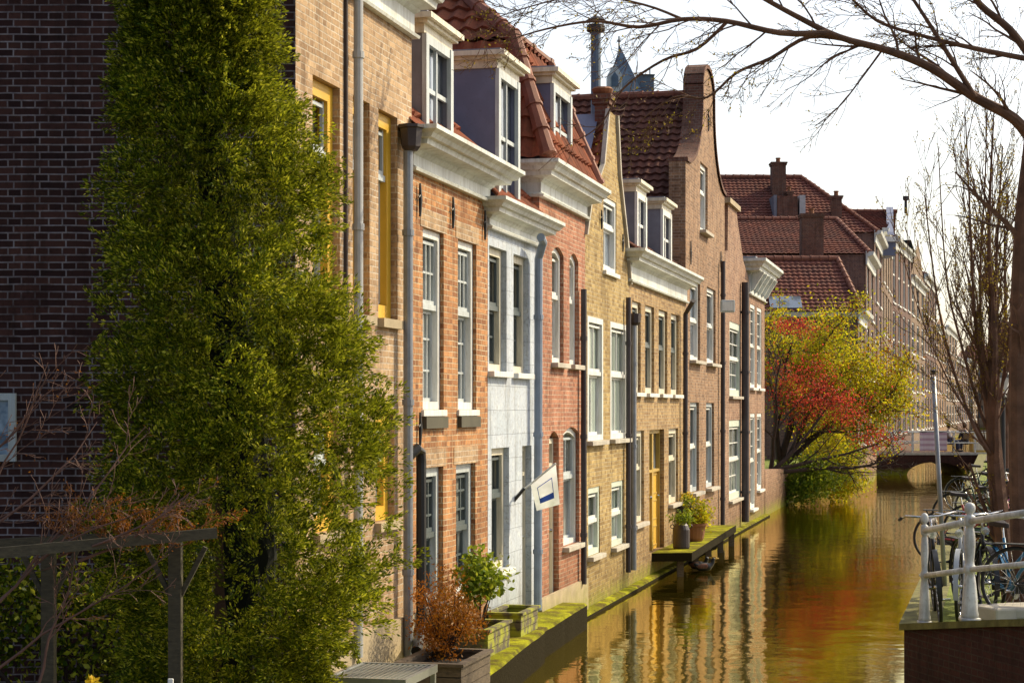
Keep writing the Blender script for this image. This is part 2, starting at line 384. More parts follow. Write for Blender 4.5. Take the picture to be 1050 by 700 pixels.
def window(par, x0, x1, z0, z1, y=0., arch=0., frame='cream', bars='white', gl='glass', nx=2, nu=1, nl=1, split=.5, fw=.07,
           depth=.10, sill='sill', sash=True, sillw=.10, name='window', label=None, half=False):
    """sash window seen in an opening: outer box frame, two sashes, glazing bars"""
    w = x1-x0; h = z1-z0
    P = rect(x0+.003, x1-.003, z0+.003, z1-.003, arch); cx = (x0+x1)/2; cz = (z0+z1)/2
    Q = [(cx+(x-cx)*(1-2*fw/w), cz+(z-cz)*(1-2*fw/h)) for x, z in P]
    mb = MB(); n = len(P); ya, yb = y+depth-.045, y+depth+.07
    for yy in (ya, yb): pass
    vs = [(x, ya, z) for x, z in P]+[(x, ya, z) for x, z in Q]+[(x, yb, z) for x, z in P]+[(x, yb, z) for x, z in Q]
    fs = []
    for i in range(n):
        j = (i+1) % n
        fs += [(i, j, n+j, n+i), (n+i, n+j, 3*n+j, 3*n+i), (i, j, 2*n+j, 2*n+i)]
    mb.add(vs, fs)
    f = mb.build(name, frame, par)
    if label: f['label'] = label
    ix0, ix1, iz0, iz1 = x0+fw, x1-fw, z0+fw, z1-fw-arch*.5
    zm = iz0+(iz1-iz0)*split
    sb = MB(); t = .035 if w > .5 else .028; g = .012
    yu, yl = y+depth-.01, y+depth+.025
    if sash:
        sb.box(ix0, ix1, yu-.02, yl+.02, zm-.03, zm+.03)
        for (a, b, yy) in ((zm, iz1, yu), (iz0, zm, yl)):
            sb.box(ix0, ix0+t, yy, yy+.03, a+.031, b); sb.box(ix1-t, ix1, yy, yy+.03, a+.031, b)
            sb.box(ix0+t, ix1-t, yy, yy+.03, a if a != zm else a+.031, (a if a != zm else a+.031)+t+.01)
            sb.box(ix0+t, ix1-t, yy+.001, yy+.03, b-t-.032, b-.032)
    for (a, b, yy, nz) in ((zm, iz1, yu, nu), (iz0, zm, yl, nl)):
        for k in range(1, nx):
            x = ix0+(ix1-ix0)*k/nx; sb.box(x-g, x+g, yy+.004, yy+.028, a+.03, b-.03)
        for k in range(1, nz):
            zz = a+(b-a)*k/nz; sb.box(ix0+t, ix1-t, yy+.006, yy+.026, zz-g, zz+g)
    if sb.v: sb.build('sash', bars, f)
    pb = MB(); yp = y+depth+.052
    pb.poly([(x, yp, z) for x, z in Q]); pb.build('pane', gl, f)
    if sill:
        s_ = MB(); s_.box(x0-.05, x1+.05, y-sillw, y+depth+.02, z0-.07, z0-.0015); s_.build('sill', sill, f, bevel=.006)
    return f
def cornice(par, x0, x1, prof, ret0=.3, ret1=.3, mat='corn', name='cornice', y=0.):
    """moulded profile [(out, z)...] swept round the front with returns on both ends"""
    mb = MB(); P = []
    for o, z in prof:
        P.append([(x0-o, y+ret0, z), (x0-o, y-o, z), (x1+o, y-o, z), (x1+o, y+ret1, z)])
    n = len(prof); vs = [p for row in P for p in row]
    fs = []
    for i in range(n-1):
        for k in range(3): fs.append((i*4+k, i*4+k+1, (i+1)*4+k+1, (i+1)*4+k))
    fs.append(tuple(i*4 for i in range(n))); fs.append(tuple(i*4+3 for i in range(n)))
    t = (n-1)*4; fs.append((t, t+1, t+2, t+3))
    mb.add(vs, fs); return mb.build(name, mat, par)
def cprof(zb, zf, zt, out, fr=.03):
    """frieze from zb to zf, crown moulding up to zt projecting by out"""
    h = zt-zf
    return [(-.02, zb), (fr+.04, zb), (fr+.05, zb+.03), (fr, zb+.06), (fr, zf-.05), (fr+.04, zf-.02), (fr+.05, zf), (out*.62, zf+h*.12), (out*.66, zf+h*.38),
            (out*.78, zf+h*.42), (out*.86, zf+h*.62), (out, zf+h*.78), (out, zt), (-.02, zt+.03)]
def tileroof(par, pts, mat='tileA', tw=.24, th=.31, amp=.035, name='roof', su=6, thick=True):
    """convex planar polygon, p0->p1 along the eave; real pantile relief cut to the outline"""
    pts = [Vector(p) for p in pts]; U = (pts[1]-pts[0]).normalized()
    N = None
    for k in range(2, len(pts)):
        N = U.cross(pts[k]-pts[0])
        if N.length > 1e-4: break
    N.normalize()
    if N.z < 0: N = -N
    Vv = N.cross(U)
    c = sum(pts, Vector())/len(pts)
    if (c-pts[0]).dot(Vv) < 0: Vv = -Vv
    us = [(p-pts[0]).dot(U) for p in pts]; vs = [(p-pts[0]).dot(Vv) for p in pts]
    u0, u1, v0, v1 = min(us), max(us), min(vs), max(vs)
    nu = int((u1-u0)/tw)+1; nv = int((v1-v0)/th)+1
    bm = bmesh.new(); prev = None; lr = random.Random(int(u1*100)+nv)
    for j in range(nv):
        off = [(lr.random()-.5)*.010 for _ in range(nu+1)]
        rows = []
        for (tv, lift) in ((0., .045), (1., .0)):
            row = []
            for i in range(nu*su+1):
                u = u0+i*tw/su; a = 2*math.pi*i/su
                hh = amp*(math.sin(a)*.7+.3*math.cos(a))+off[i//su]
                p = pts[0]+U*u+Vv*(v0+(j+tv)*th)+N*(hh+lift+.02)
                row.append(bm.verts.new(p))
            rows.append(row)
        if prev:
            for i in range(nu*su): bm.faces.new((prev[i], prev[i+1], rows[0][i+1], rows[0][i]))
        for i in range(nu*su): bm.faces.new((rows[0][i], rows[0][i+1], rows[1][i+1], rows[1][i]))
        prev = rows[1]
    for i in range(len(pts)):
        a, b = pts[i], pts[(i+1) % len(pts)]
        if (b-a).length < 1e-4: continue
        pn = (b-a).cross(N).normalized()
        if (c-a).dot(pn) > 0: pn = -pn
        bmesh.ops.bisect_plane(bm, geom=bm.verts[:]+bm.edges[:]+bm.faces[:], plane_co=a, plane_no=pn, clear_outer=True)
    me = bpy.data.meshes.new(name); bm.to_mesh(me); bm.free()
    l = me.uv_layers.new(name='UVMap')
    for lo in me.loops:
        co = me.vertices[lo.vertex_index].co-pts[0]; l.data[lo.index].uv = (co.dot(U)-u0+tw*.25+24, co.dot(Vv)-v0+31)
    o = finish(name, me, mat, par, False, uv=False)
    return o
def ridge(par, p0, p1, r=.09, mat='ridge', name='ridge_tiles', step=.36):
    p0, p1 = Vector(p0), Vector(p1); L = (p1-p0).length; n = max(1, int(L/step)); mb = MB()
    for i in range(n):
        a = p0+(p1-p0)*(i/n); b = p0+(p1-p0)*((i+1.12)/n); j = Vector(((rng.random()-.5)*.01, 0, (rng.random()-.5)*.012))
        mb.tube([a+j, a+(b-a)*.12+j, a+(b-a)*.14+j, b+j], [r*1.12, r*1.12, r, r*.9], 9)
    return mb.build(name, mat, par)
def dormer(par, x0, x1, z0, z1, yf, dep, cheek='lead', frame='white', gl='glassb', capw=.14, nx=2, nz=1, split=.5):
    body = MB(); d = .09
    body.box(x0, x0+d, yf+.001, yf+dep, z0, z1); body.box(x1-d, x1, yf+.001, yf+dep, z0, z1)
    body.box(x0+d, x1-d, yf+.16, yf+dep, z0, z1-.003)
    b = body.build('dormer', cheek, par)
    c = MB()
    for o_, a, e in ((.03, 0, .10), (capw*.6, .10, .14), (capw, .14, .20)):
        c.box(x0-o_, x1+o_, yf-o_, yf+dep, z1+a, z1+e)
    c.build('dormer_cornice', 'cream', b)
    c = MB(); c.box(x0-capw*.7, x1+capw*.7, yf-capw*.6, yf+dep, z1+.20, z1+.225); c.build('dormer_roof', 'lead', b)
    c = MB(); c.box(x0-.01, x0+.10, yf-.05, yf, z0, z1); c.box(x1-.10, x1+.01, yf-.05, yf, z0, z1)
    c.box(x0+.101, x1-.101, yf-.04, yf+.02, z0, z0+.09); c.box(x0+.101, x1-.101, yf-.04, yf+.02, z1-.1, z1)
    xm0, xm1 = x0+.102, x1-.102
    zm = z0+.09+(z1-z0-.19)*split
    c.box(xm0, xm1, yf, yf+.03, zm-.025, zm+.025)
    for k in range(1, nx):
        x = xm0+(xm1-xm0)*k/nx; c.box(x-.02, x+.02, yf-.01, yf+.03, z0+.091, z1-.101)
    c.build('dormer_window', frame, b)
    c = MB(); c.poly([(xm0, yf+.05, z0), (xm1, yf+.05, z0), (xm1, yf+.05, z1), (xm0, yf+.05, z1)]); c.build('pane', gl, b)
    return b
def pipe(par, pts, r, mat, name='drainpipe', n=10, brackets=True):
    mb = MB(); mb.tube(pts, r, n)
    o = mb.build(name, mat, par, smooth=False)
    if brackets:
        p0, p1 = Vector(pts[0]), Vector(pts[-1]); k = max(2, int(abs(p1.z-p0.z)/1.4))
        src = pts[-2] if len(pts) > 2 else pts[0]
        for i in range(k):
            q = Vector(src)*(1-(i+.5)/k)+p1*((i+.5)/k)
            b = MB(); b.tube([q-Vector((0,0,.03)), q+Vector((0,0,.03))], r*1.25, n); b.build('bracket', mat, o)
    return o
def chimney(par, x0, x1, y0, y1, z0, z1, pots=1, mat='chimney', name='chimney'):
    mb = MB(); mb.box(x0, x1, y0, y1, z0, z1-.16); mb.box(x0-.04, x1+.04, y0-.04, y1+.04, z1-.16, z1-.08); mb.box(x0-.07, x1+.07, y0-.07, y1+.07, z1-.08, z1)
    o = mb.build(name, mat, par)
    for k in range(pots):
        p = MB(); cx = x0+(x1-x0)*(k+.5)/pots; cy = (y0+y1)/2; q = min(.13, (x1-x0)/pots*.4)
        p.lathe([(q*.9, 0), (q*.8, .18), (q, .2), (q, .25), (q*.6, .25)], (cx, cy, z1), 12); p.build('chimney_pot', 'terracotta', o)
    return o
def body(h, z1, depth=None, zb=-.6, gable=None, mat='brickB', x0=0., x1=None):
    """side and back walls"""
    d = depth or h.depth; x1 = x1 if x1 is not None else h.w; mb = MB()
    mb.poly([(x0, 0, zb), (x0, d, zb), (x0, d, z1), (x0, 0, z1)])
    mb.poly([(x1, 0, zb), (x1, d, zb), (x1, d, z1), (x1, 0, z1)])
    mb.poly([(x0, d, zb), (x1, d, zb), (x1, d, z1), (x0, d, z1)])
    return mb
def addmb(a, b): a.add(b.v, b.f); return a
def anchor(par, x, z, h=.35):
    mb = MB(); mb.tube([(x, -.03, z-h/2), (x+.015, -.03, z), (x, -.03, z+h/2)], [.012, .022, .010], 6)
    mb.tube([(x-.05, -.03, z+.02), (x, -.03, z+.05), (x+.05, -.03, z+.02)], .01, 5)
    return mb.build('wall_anchor', 'iron', par)

# ================================================================== HOUSES
# ---- A : tall tan house at the near corner, dark shaded end wall towards the camera
A = House('corner_house', 'tall tan brick corner house with yellow window frames and dark end wall behind the conifer', 303, 422)
r = A.root; wA = A.w
zc = 6.95
wins = [(A.u(320.5), A.u(348.5), 4.0, 6.05), (A.u(361.7), A.u(379), 4.0, 6.05), (A.u(388), A.u(407.5), 4.0, 6.05), (A.u(385), A.u(404.5), 2.0, 3.08), (A.u(322), A.u(349), 2.0, 3.08)]
mb = fill_poly([(0, -.6), (wA, -.6), (wA, 7.6), (0, 7.6)], [rect(*w) for w in wins], 0, .12)
mb.poly([(wA, 0, -.6), (wA, 7, -.6), (wA, 7, 7.6), (wA, 0, 7.6)])
mb.build('wall', 'brickA', r)
ca, sa = math.cos(math.atan2(UY, UX)), math.sin(math.atan2(UY, UX))
def sideA(d, z, out=0.):   # point on the end wall d metres to the left of the corner (world -X), pushed out towards the camera
    dx, dy = -d, -out; return (dx*ca+dy*sa, -dx*sa+dy*ca, z)
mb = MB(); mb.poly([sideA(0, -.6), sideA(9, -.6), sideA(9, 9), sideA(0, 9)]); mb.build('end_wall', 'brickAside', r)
for i, w in enumerate(wins):
    x0, x1, z0, z1 = w
    f = window(r, x0, x1, z0, z1, frame='yellow', bars='greywhite', gl='glass', nx=1, depth=.115, fw=.14, sill=None, split=.72 if i < 3 else .6)
    s_ = MB(); s_.box(x0-.03, x1+.03, -.07, .16, z0-.09, z0-.002); s_.build('sill', 'sand', f)
cornice(r, 0, wA-.02, cprof(6.95, 7.25, 7.5, .34), .1, .1, 'corn')
mb = MB(); mb.box(-.02, wA, -.06, -.001, -.5, 1.0); mb.build('plinth', 'sand', r)
pipe(r, [(A.u(358), -.09, 7.2), (A.u(358), -.09, .8)], .045, 'palepipe')
mb = MB(); mb.box(0, wA, -.0, 7, 7.5, 7.56); mb.build('roof', 'lead', r)
# dark strip standing in for the shadow beside the pipe
mb = MB(); mb.box(A.u(352.5), A.u(353.6), -.03, -.001, 3.5, 6.95); mb.build('pipe_shadow_strip', 'darkpipe', r)
# window on end wall, at left frame edge
ew = MB(); x_d = 1.86+ ( -at(17,440,15.88).x -1.86)
dl = -at(17, 440, 15.88).x + A.P.x
def sbox(mbb, d0, d1, z0, z1, o0, o1):
    a = [sideA(d0, z0, o0), sideA(d1, z0, o0), sideA(d1, z0, o1), sideA(d0, z0, o1), sideA(d0, z1, o0), sideA(d1, z1, o0), sideA(d1, z1, o1), sideA(d0, z1, o1)]
    mbb.add(a, [(0,3,2,1),(4,5,6,7),(0,1,5,4),(1,2,6,5),(2,3,7,6),(3,0,4,7)])
zt, zb_ = at(0, 403, 15.8).z, at(0, 473, 15.8).z
fw_ = MB()
sbox(fw_, dl, dl+.06, zb_, zt, .0, .05); sbox(fw_, dl+.061, dl+1.0, zt-.06, zt, .0, .05); sbox(fw_, dl+.061, dl+1.0, zb_, zb_+.06, .0, .05); sbox(fw_, dl+.55, dl+.6, zb_+.061, zt-.061, .0, .045)
fo = fw_.build('window', 'greywhite', r)
pn = MB(); sbox(pn, dl+.06, dl+1.0, zb_+.05, zt-.05, .004, .02)
mt, nt, b_ = newmat('pale_blue_pane'); c_ = mixc(nt, (.10,.17,.26), (.45,.55,.66), ramp(nt, noise(nt, pos(nt), 5, 3), .4, .6)); nt.links.new(c_, b_.inputs['Base Color']); b_.inputs['Roughness'].default_value = .2
M['paleblue'] = mt
pn.build('pane', 'paleblue', fo)

# ---- B : orange brick house, two tall sash windows per floor
B = House('orange_brick_house', 'orange brick house with tall white sash windows and iron anchors under a pale cornice', 422, 500)
r = B.root
wins = [(B.u(433.5), B.u(455), 3.1, 5.04), (B.u(469.6), B.u(488.5), 3.1, 5.04), (B.u(436), B.u(454.5), 1.0, 2.48), (B.u(467.6), B.u(487.5), 1.0, 2.48)]
mb = fill_poly([(0, -.6), (B.w, -.6), (B.w, 5.7), (0, 5.7)], [rect(*w) for w in wins], 0, .14)
addmb(mb, body(B, 5.9)); mb.build('wall', 'brickB', r)
for i, w in enumerate(wins):
    if i < 2: window(r, *w, frame='white', bars='greywhite', gl='glass', nx=4, nu=2, nl=3, split=.58, fw=.085, depth=.09, sill='white', sillw=.03)
    else: window(r, *w, frame='greywhite', bars='darkframe', gl='glass', nx=3, nu=3, nl=2, split=.5, fw=.10, depth=.10, sill='sill', sillw=.05)
    if i < 2:
        s_ = MB(); s_.box(w[0]-.02, w[1]+.02, -.05, -.001, w[2]-.2, w[2]-.075); s_.build('sill', 'darksill', r)
    # soldier course lintel
    s_ = MB(); s_.box(w[0]-.1, w[1]+.1, -.006, -.001, w[3]+.002, w[3]+.2); s_.build('lintel', 'brickA', r)
cornice(r, 0, B.w-.01, cprof(5.58, 5.80, 6.0, .38), .05, .05)
for x, z in ((428, 5.3), (462, 5.3), (495, 5.3), (428, 2.9)): anchor(r, B.u(x), z)
# roof over B and C, ridge parallel to the canal
C = House('painted_block_house', 'narrow pale grey painted block house with blue door between orange and pink brick houses', 500.3, 553)
L1 = B.w + C.w
zr = 6.5; yr = 2.5
tileroof(r, [(-.1, -.05, 5.98), (B.w, -.05, 5.98), (B.w, yr, 8.75), (-.1, yr, 8.75)], 'tileA')
mb = MB(); mb.poly([(-.1, yr, 8.7), (B.w, yr, 8.7), (B.w, 5, 5.9), (-.1, 5, 5.9)]); mb.poly([(-.1, 0, 5.9), (-.1, 5, 5.9), (-.1, yr, 8.7)]); mb.build('rear_roof', 'tileG', r)
ridge(r, (-.1, yr, 8.82), (B.w, yr, 8.82), .1)
dormer(r, B.u(444, .02), B.u(471, .02), 6.02, 7.16, .10, 1.6, 'lead', 'greywhite', 'glassb')
pipe(r, [(B.u(418.5, .1), -.10, 5.75), (B.u(418.5, .1), -.10, .6)], .05, 'zinc')
hp = MB(); xx = B.u(421, .16); hp.lathe([(.07, 0), (.10, .04), (.12, .22), (.14, .23), (.14, .26), (.11, .26)], (B.u(418.5, .1), -.13, 5.72), 8); hp.build('hopper', 'darkpipe', r)
bp = pipe(r, [(B.u(424.5, .08), -.02, 2.62), (B.u(427, .08), -.09, 2.7), (B.u(429.5, .08), -.10, 2.66), (B.u(430, .08), -.10, 2.55), (B.u(430, .08), -.10, .85), (B.u(429, .3), -.28, .70)], .055, 'iron', 'vent_pipe', brackets=False)

# ---- C
r = C.root
wins = [(C.u(501.5), C.u(519.5), 3.57, 5.09), (C.u(526.5), C.u(542), 3.57, 5.09), (C.u(504), C.u(522), 1.12, 2.63), (C.u(535.5), C.u(545), .42, 2.63)]
mb = fill_poly([(0, -.6), (C.w, -.6), (C.w, 5.5), (0, 5.5)], [rect(*w) for w in wins], 0, .2)
addmb(mb, body(C, 5.5)); mb.build('wall', 'block', r)
for w in wins[:3]:
    window(r, *w, frame='cream', bars='darkframe', gl='glass', nx=2, nu=1, nl=2 if w[2] > 3 else 1, split=.52 if w[2] > 3 else .62, fw=.09, depth=.115, sill='white', sillw=.08)
def door(par, x0, x1, z0, z1, mat, panelmat, y=.12, transom=.35, panels=3, fr='cream', name='door'):
    f = MB(); f.box(x0+.002, x0+.07, y-.04, y+.05, z0, z1-.003); f.box(x1-.07, x1-.002, y-.04, y+.05, z0, z1-.003); f.box(x0+.0705, x1-.0705, y-.04, y+.05, z1-.075, z1-.003)
    if transom: f.box(x0+.0705, x1-.0705, y-.04, y+.05, z1-transom-.05, z1-transom)
    fo = f.build('door_frame', fr, par)
    zt = z1-transom-.05 if transom else z1-.075
    d = MB(); d.box(x0+.071, x1-.071, y+.01, y+.045, z0, zt-.001); d_ = d.build(name, mat, par)
    p = MB(); hh = (zt-z0)/panels
    for k in range(panels):
        a = z0+hh*k+.07; b = z0+hh*(k+1)-.05
        xa, xb = x0+.071+.07, x1-.071-.07
        if xb > xa:
            p.box(xa, xb, y-.004, y+.0095, a, a+.02); p.box(xa, xb, y-.004, y+.0095, b-.02, b); p.box(xa, xa+.02, y-.004, y+.0095, a+.021, b-.021); p.box(xb-.02, xb, y-.004, y+.0095, a+.021, b-.021)
    p.build('door_panel', panelmat, d_)
    k = MB(); k.lathe([(.018, 0), (.03, .02), (.018, .05)], (0, 0, 0), 8); k.xf(Matrix.Translation((x1-.13, y-.0, z0+1.0)) @ Matrix.Rotation(R(90), 4, 'X')); k.build('handle', 'chrome', d_)
    if transom:
        g = MB(); g.poly([(x0+.07, y+.03, z1-transom), (x1-.07, y+.03, z1-transom), (x1-.07, y+.03, z1-.07), (x0+.07, y+.03, z1-.07)]); g.build('transom_pane', 'glassb', fo)
    return d_
door(r, *wins[3], 'slate', 'leadblue')
cornice(r, 0, C.w-.01, cprof(5.28, 5.45, 5.64, .30), .05, .05)
tileroof(r, [(0, -.05, 5.66), (C.w, -.05, 5.66), (C.w, yr, 8.75), (0, yr, 8.75)], 'tileA')
mb = MB(); mb.poly([(0, yr, 8.7), (C.w, yr, 8.7), (C.w, 5, 5.9), (0, 5, 5.9)]); mb.build('rear_roof', 'tileG', r)
ridge(r, (0, yr, 8.82), (C.w, yr, 8.82), .1)
dormer(r, C.u(509.5, 0), C.u(531, 0), 5.68, 7.30, .02, 1.5, 'leadblue', 'greywhite', 'glassb', capw=.15)
xp = C.u(551.5, .1)
pipe(r, [(xp-.35, -.22, 5.35), (xp-.12, -.2, 5.30), (xp, -.11, 5.1), (xp, -.10, .45)], .055, 'bluepipe')

# ---- D : pink brick, arched windows, hipped roof
D = House('pink_brick_house', 'pink brick house with arched sash windows and boxed cream cornice under a hipped red roof', 553, 600)
r = D.root
wins = [(D.u(566), D.u(578), 3.76, 5.40, .10), (D.u(584), D.u(593), 3.76, 5.40, .10), (D.u(563), D.u(573), .40, 2.80, .10), (D.u(577.6), D.u(594), 1.13, 2.85, .10)]
mb = fill_poly([(0, -.6), (D.w, -.6), (D.w, 6.1), (0, 6.1)], [rect(*w) for w in wins], 0, .14)
addmb(mb, body(D, 6.2)); mb.build('wall', 'brickD', r)
for i, w in enumerate(wins):
    if i == 2: door(r, w[0], w[1], w[2], w[3]-.1, 'cream', 'cream'); continue
    window(r, w[0], w[1], w[2], w[3], arch=.10, frame='white', bars='white' if i < 2 else 'greywhite', gl='glass', nx=1 if i < 2 else 2, split=.60, fw=.075, depth=.10, sill='sill')
cornice(r, 0, D.w, cprof(5.98, 6.22, 6.45, .34), 1.6, .8, 'corn')
mb = MB(); mb.box(-.04, D.w, -.05, -.001, -.5, .55); mb.build('plinth', 'sand', r)
z0 = 6.47; e = .16; k = .62; zt_ = 8.2
tileroof(r, [(-e, -e, z0), (D.w+e, -e, z0), (D.w+e-k, -e+k, zt_), (-e+k, -e+k, zt_)], 'tileA')
tileroof(r, [(-e, 6, z0), (-e, -e, z0), (-e+k, -e+k, zt_), (-e+k, 6, zt_)], 'tileA')
tileroof(r, [(D.w+e, 6, z0), (D.w+e, -e, z0), (D.w+e-k, -e+k, zt_), (D.w+e-k, 6, zt_)], 'tileA')
hf = (D.w+2*e-2*k)/2; zz_t = 9.15; ax_ = D.w/2
tileroof(r, [(-e+k, -e+k, zt_), (D.w+e-k, -e+k, zt_), (ax_, -e+k+hf, zz_t)], 'tileA')
tileroof(r, [(-e+k, 7, zt_), (-e+k, -e+k, zt_), (ax_, -e+k+hf, zz_t), (ax_, 7, zz_t)], 'tileA')
tileroof(r, [(D.w+e-k, 7, zt_), (D.w+e-k, -e+k, zt_), (ax_, -e+k+hf, zz_t), (ax_, 7, zz_t)], 'tileA')
for sx in (0, 1):
    xa_ = -e if sx == 0 else D.w+e; xb_ = -e+k if sx == 0 else D.w+e-k
    ridge(r, (xa_, -e, z0+.05), (xb_, -e+k, zt_+.05), .11); ridge(r, (xb_, -e+k, zt_+.05), (ax_, -e+k+hf, zz_t+.05), .11)
ridge(r, (ax_, -e+k+hf, zz_t+.05), (ax_, 7, zz_t+.05), .10)
dormer(r, D.u(563, 0), D.u(582, 0), 6.47, 7.62, -.02, 1.2, 'leadblue', 'greywhite', 'glassb')

# ---- E : yellow brick with pointed gable
E = House('yellow_brick_gable_house', 'yellow brick house with steep pointed gable topped by a brick chimney', 600, 645)
r = E.root
wins = [(E.u(618.7), E.u(632), 5.33, 6.52), (E.u(602.2), E.u(618.2), 2.62, 4.54), (E.u(625.6), E.u(642.2), 2.62, 4.54), (E.u(603), E.u(615), .85, 1.90), (E.u(627), E.u(639), .85, 1.92)]
xl, xr = E.u(624.6)-.15, E.u(630)+.0; zt = 7.95
out = [(0, -.6), (E.w, -.6), (E.w, 5.25), (E.w*.9, 6.0), (xr+.35, 7.0), (xr+.1, zt), (xl, zt), (xl-.45, 7.0), (.35, 6.3), (0, 5.75)]
mb = fill_poly(out, [rect(*w) for w in wins], 0, .12)
addmb(mb, body(E, 5.3)); mb.build('wall', 'brickE', r)
mb = MB()
edge = [(0, 5.75), (.35, 6.3), (xl-.45, 7.0), (xl, zt)]
for a, b in zip(edge, edge[1:]): mb.add([(a[0]-.06, -.05, a[1]), (b[0]-.06, -.05, b[1]), (b[0]-.06, .02, b[1]), (a[0]-.06, .02, a[1]), (a[0]+.02, -.05, a[1]+.01), (b[0]+.02, -.05, b[1]+.01), (b[0]+.02, .02, b[1]+.01), (a[0]+.02, .02, a[1]+.01)], [(0,1,2,3),(4,5,6,7),(0,1,5,4),(2,3,7,6),(0,3,7,4),(1,2,6,5)])
mb.build('gable_coping', 'sill', r); mb = MB()
edge = [(xr+.1, zt), (xr+.35, 7.0), (E.w*.9, 6.0), (E.w, 5.25)]
for a, b in zip(edge, edge[1:]): mb.add([(a[0]-.0, -.05, a[1]), (b[0]-.0, -.05, b[1]), (b[0]-.0, .22, b[1]), (a[0]-.0, .22, a[1]), (a[0]+.08, -.05, a[1]+.01), (b[0]+.08, -.05, b[1]+.01), (b[0]+.08, .22, b[1]+.01), (a[0]+.08, .22, a[1]+.01)], [(0,1,2,3),(4,5,6,7),(0,1,5,4),(2,3,7,6),(0,3,7,4),(1,2,6,5)])
mb.build('gable_coping', 'sill', r)
xm = (xl+xr)/2
tileroof(r, [(-.05, .04, 5.6), (-.05, 7, 5.6), (xm, 7, 7.8), (xm, .04, 7.8)], 'tileA')
tileroof(r, [(E.w+.05, .04, 5.3), (E.w+.05, 7, 5.3), (xm, 7, 7.8), (xm, .04, 7.8)], 'tileA')
ld = MB(); ld.poly([(-.08, .2, 5.72), (-.08, .62, 5.72), (xm, .62, 7.93), (xm, .2, 7.93)]); ld.build('lead_flashing', 'leadblue', r)
ridge(r, (xm, .6, 7.9), (xm, 7, 7.9), .09)
for i, w in enumerate(wins):
    if i == 0: window(r, *w, frame='white', bars='white', gl='glassb', nx=2, nu=1, nl=1, split=.62, fw=.08, depth=.06, sill='white', sillw=.06)
    elif i < 3: window(r, *w, frame='white', bars='white', gl='glassp', nx=2, nu=1, nl=1, split=.55, fw=.09, depth=.04, sill='sill')
    else: window(r, *w, frame='greenwhite', bars='white', gl='glassp', nx=1, nu=1, nl=1, split=.5, fw=.09, depth=.06, sill='sill')
chimney(r, xm-.15, xm+.17, .03, .24, 7.7, 8.22, 0)
cp = MB(); cp.lathe([(.12, 0), (.16, .05), (.18, .10), (.15, .13), (.08, .13)], (xm, .14, 8.22), 14); cp.build('chimney_cap', 'terracotta', r)
for x, z in ((613, 6.6), (615, 6.1), (637, 5.9)): anchor(r, E.u(x), z, .3)
pipe(r, [(E.u(602, .06)-.3, -.07, 4.9), (E.u(602, .06)-.3, -.07, .5)], .045, 'darkpipe')
pipe(r, [(E.u(648.5, .06)-.45, -.07, 5.0), (E.u(648.5, .06)-.45, -.07, .35)], .045, 'darkpipe')
# free standing metal flue between D and E
fl = at(611, 90, 31.3); t = thing('metal_flue', 'tall dark metal flue pipe with cowl standing up beside the yellow gable chimney', 'flue', (fl.x, fl.y, 7.75))
mb = MB(); mb.lathe([(.085, 0), (.085, 1.75)], (0, 0, 0), 12); mb.build('flue_pipe', 'slate', t, smooth=False)
mb = MB(); mb.lathe([(.12, 1.72), (.16, 1.74), (.15, 1.84), (.11, 1.84)], (0, 0, 0), 12); mb.lathe([(.03, 1.84), (.03, 1.9)], (0,0,0), 8); mb.lathe([(.17, 1.92), (.05, 1.99), (.01, 2.0)], (0,0,0), 12); mb.build('cowl', 'iron', t)
mb = MB(); mb.box(-.12, .12, -.12, .12, -2.2, .2); mb.build('flue_base', 'chimney', t)

# ---- F : ochre brick, cornice, four upper windows, yellow doors
Fh = House('ochre_brick_house', 'wide ochre brick house with four tall windows above a yellow double door and mossy landing', 645, 703)
r = Fh.root
wins = [(Fh.u(a), Fh.u(b), 3.40, 5.0) for a, b in ((648.2, 657), (661.6, 670.8), (675.4, 684.3), (688, 696))]
wins += [(Fh.u(648.6), Fh.u(660.4), 1.10, 2.73), (Fh.u(665.8), Fh.u(681), .46, 2.73), (Fh.u(685.7), Fh.u(695.5), 1.25, 2.73)]
mb = fill_poly([(0, -.6), (Fh.w, -.6), (Fh.w, 5.4), (0, 5.4)], [rect(*w) for w in wins], 0, .18)
addmb(mb, body(Fh, 5.6)); mb.build('wall', 'brickF', r)
for i, w in enumerate(wins):
    if i == 5:
        xm_ = (w[0]+w[1])/2
        door(r, w[0], xm_-.002, w[2], w[3], 'yellow', 'ochre', transom=.75, fr='ochre'); door(r, xm_+.002, w[1], w[2], w[3], 'yellow', 'ochre', transom=.75, fr='ochre')
    else: window(r, *w, frame='cream', bars='darkframe' if i < 4 else 'cream', gl='glass', nx=1, split=.55 if i < 4 else .6, fw=.10, depth=.095, sill='white' if i < 4 else 'sill')
cornice(r, 0, Fh.w, cprof(5.3, 5.62, 5.85, .34), .5, .3, 'corn')
tileroof(r, [(0, -.05, 5.86), (Fh.w, -.05, 5.86), (Fh.w, 2.4, 7.9), (0, 2.4, 7.9)], 'tileG')
mb = MB(); mb.poly([(0, 2.4, 7.9), (Fh.w, 2.4, 7.9), (Fh.w, 5, 5.8), (0, 5, 5.8)]); mb.build('rear_roof', 'tileG', r)
dormer(r, Fh.u(653.7, 0), Fh.u(663.5, 0), 5.87, 6.95, .05, 1.5, 'lead', 'white', 'glassb')
dormer(r, Fh.u(680, 0), Fh.u(689, 0), 5.87, 6.95, .05, 1.5, 'lead', 'white', 'glassb')
pipe(r, [(Fh.u(703, .1)-.3, -.3, 5.3), (Fh.u(703, .1), -.10, 5.05), (Fh.u(703, .1), -.09, .2)], .05, 'darkpipe')
pipe(r, [(Fh.u(651, .1), -.08, 4.6), (Fh.u(651, .1), -.08, .35)], .05, 'zinc')
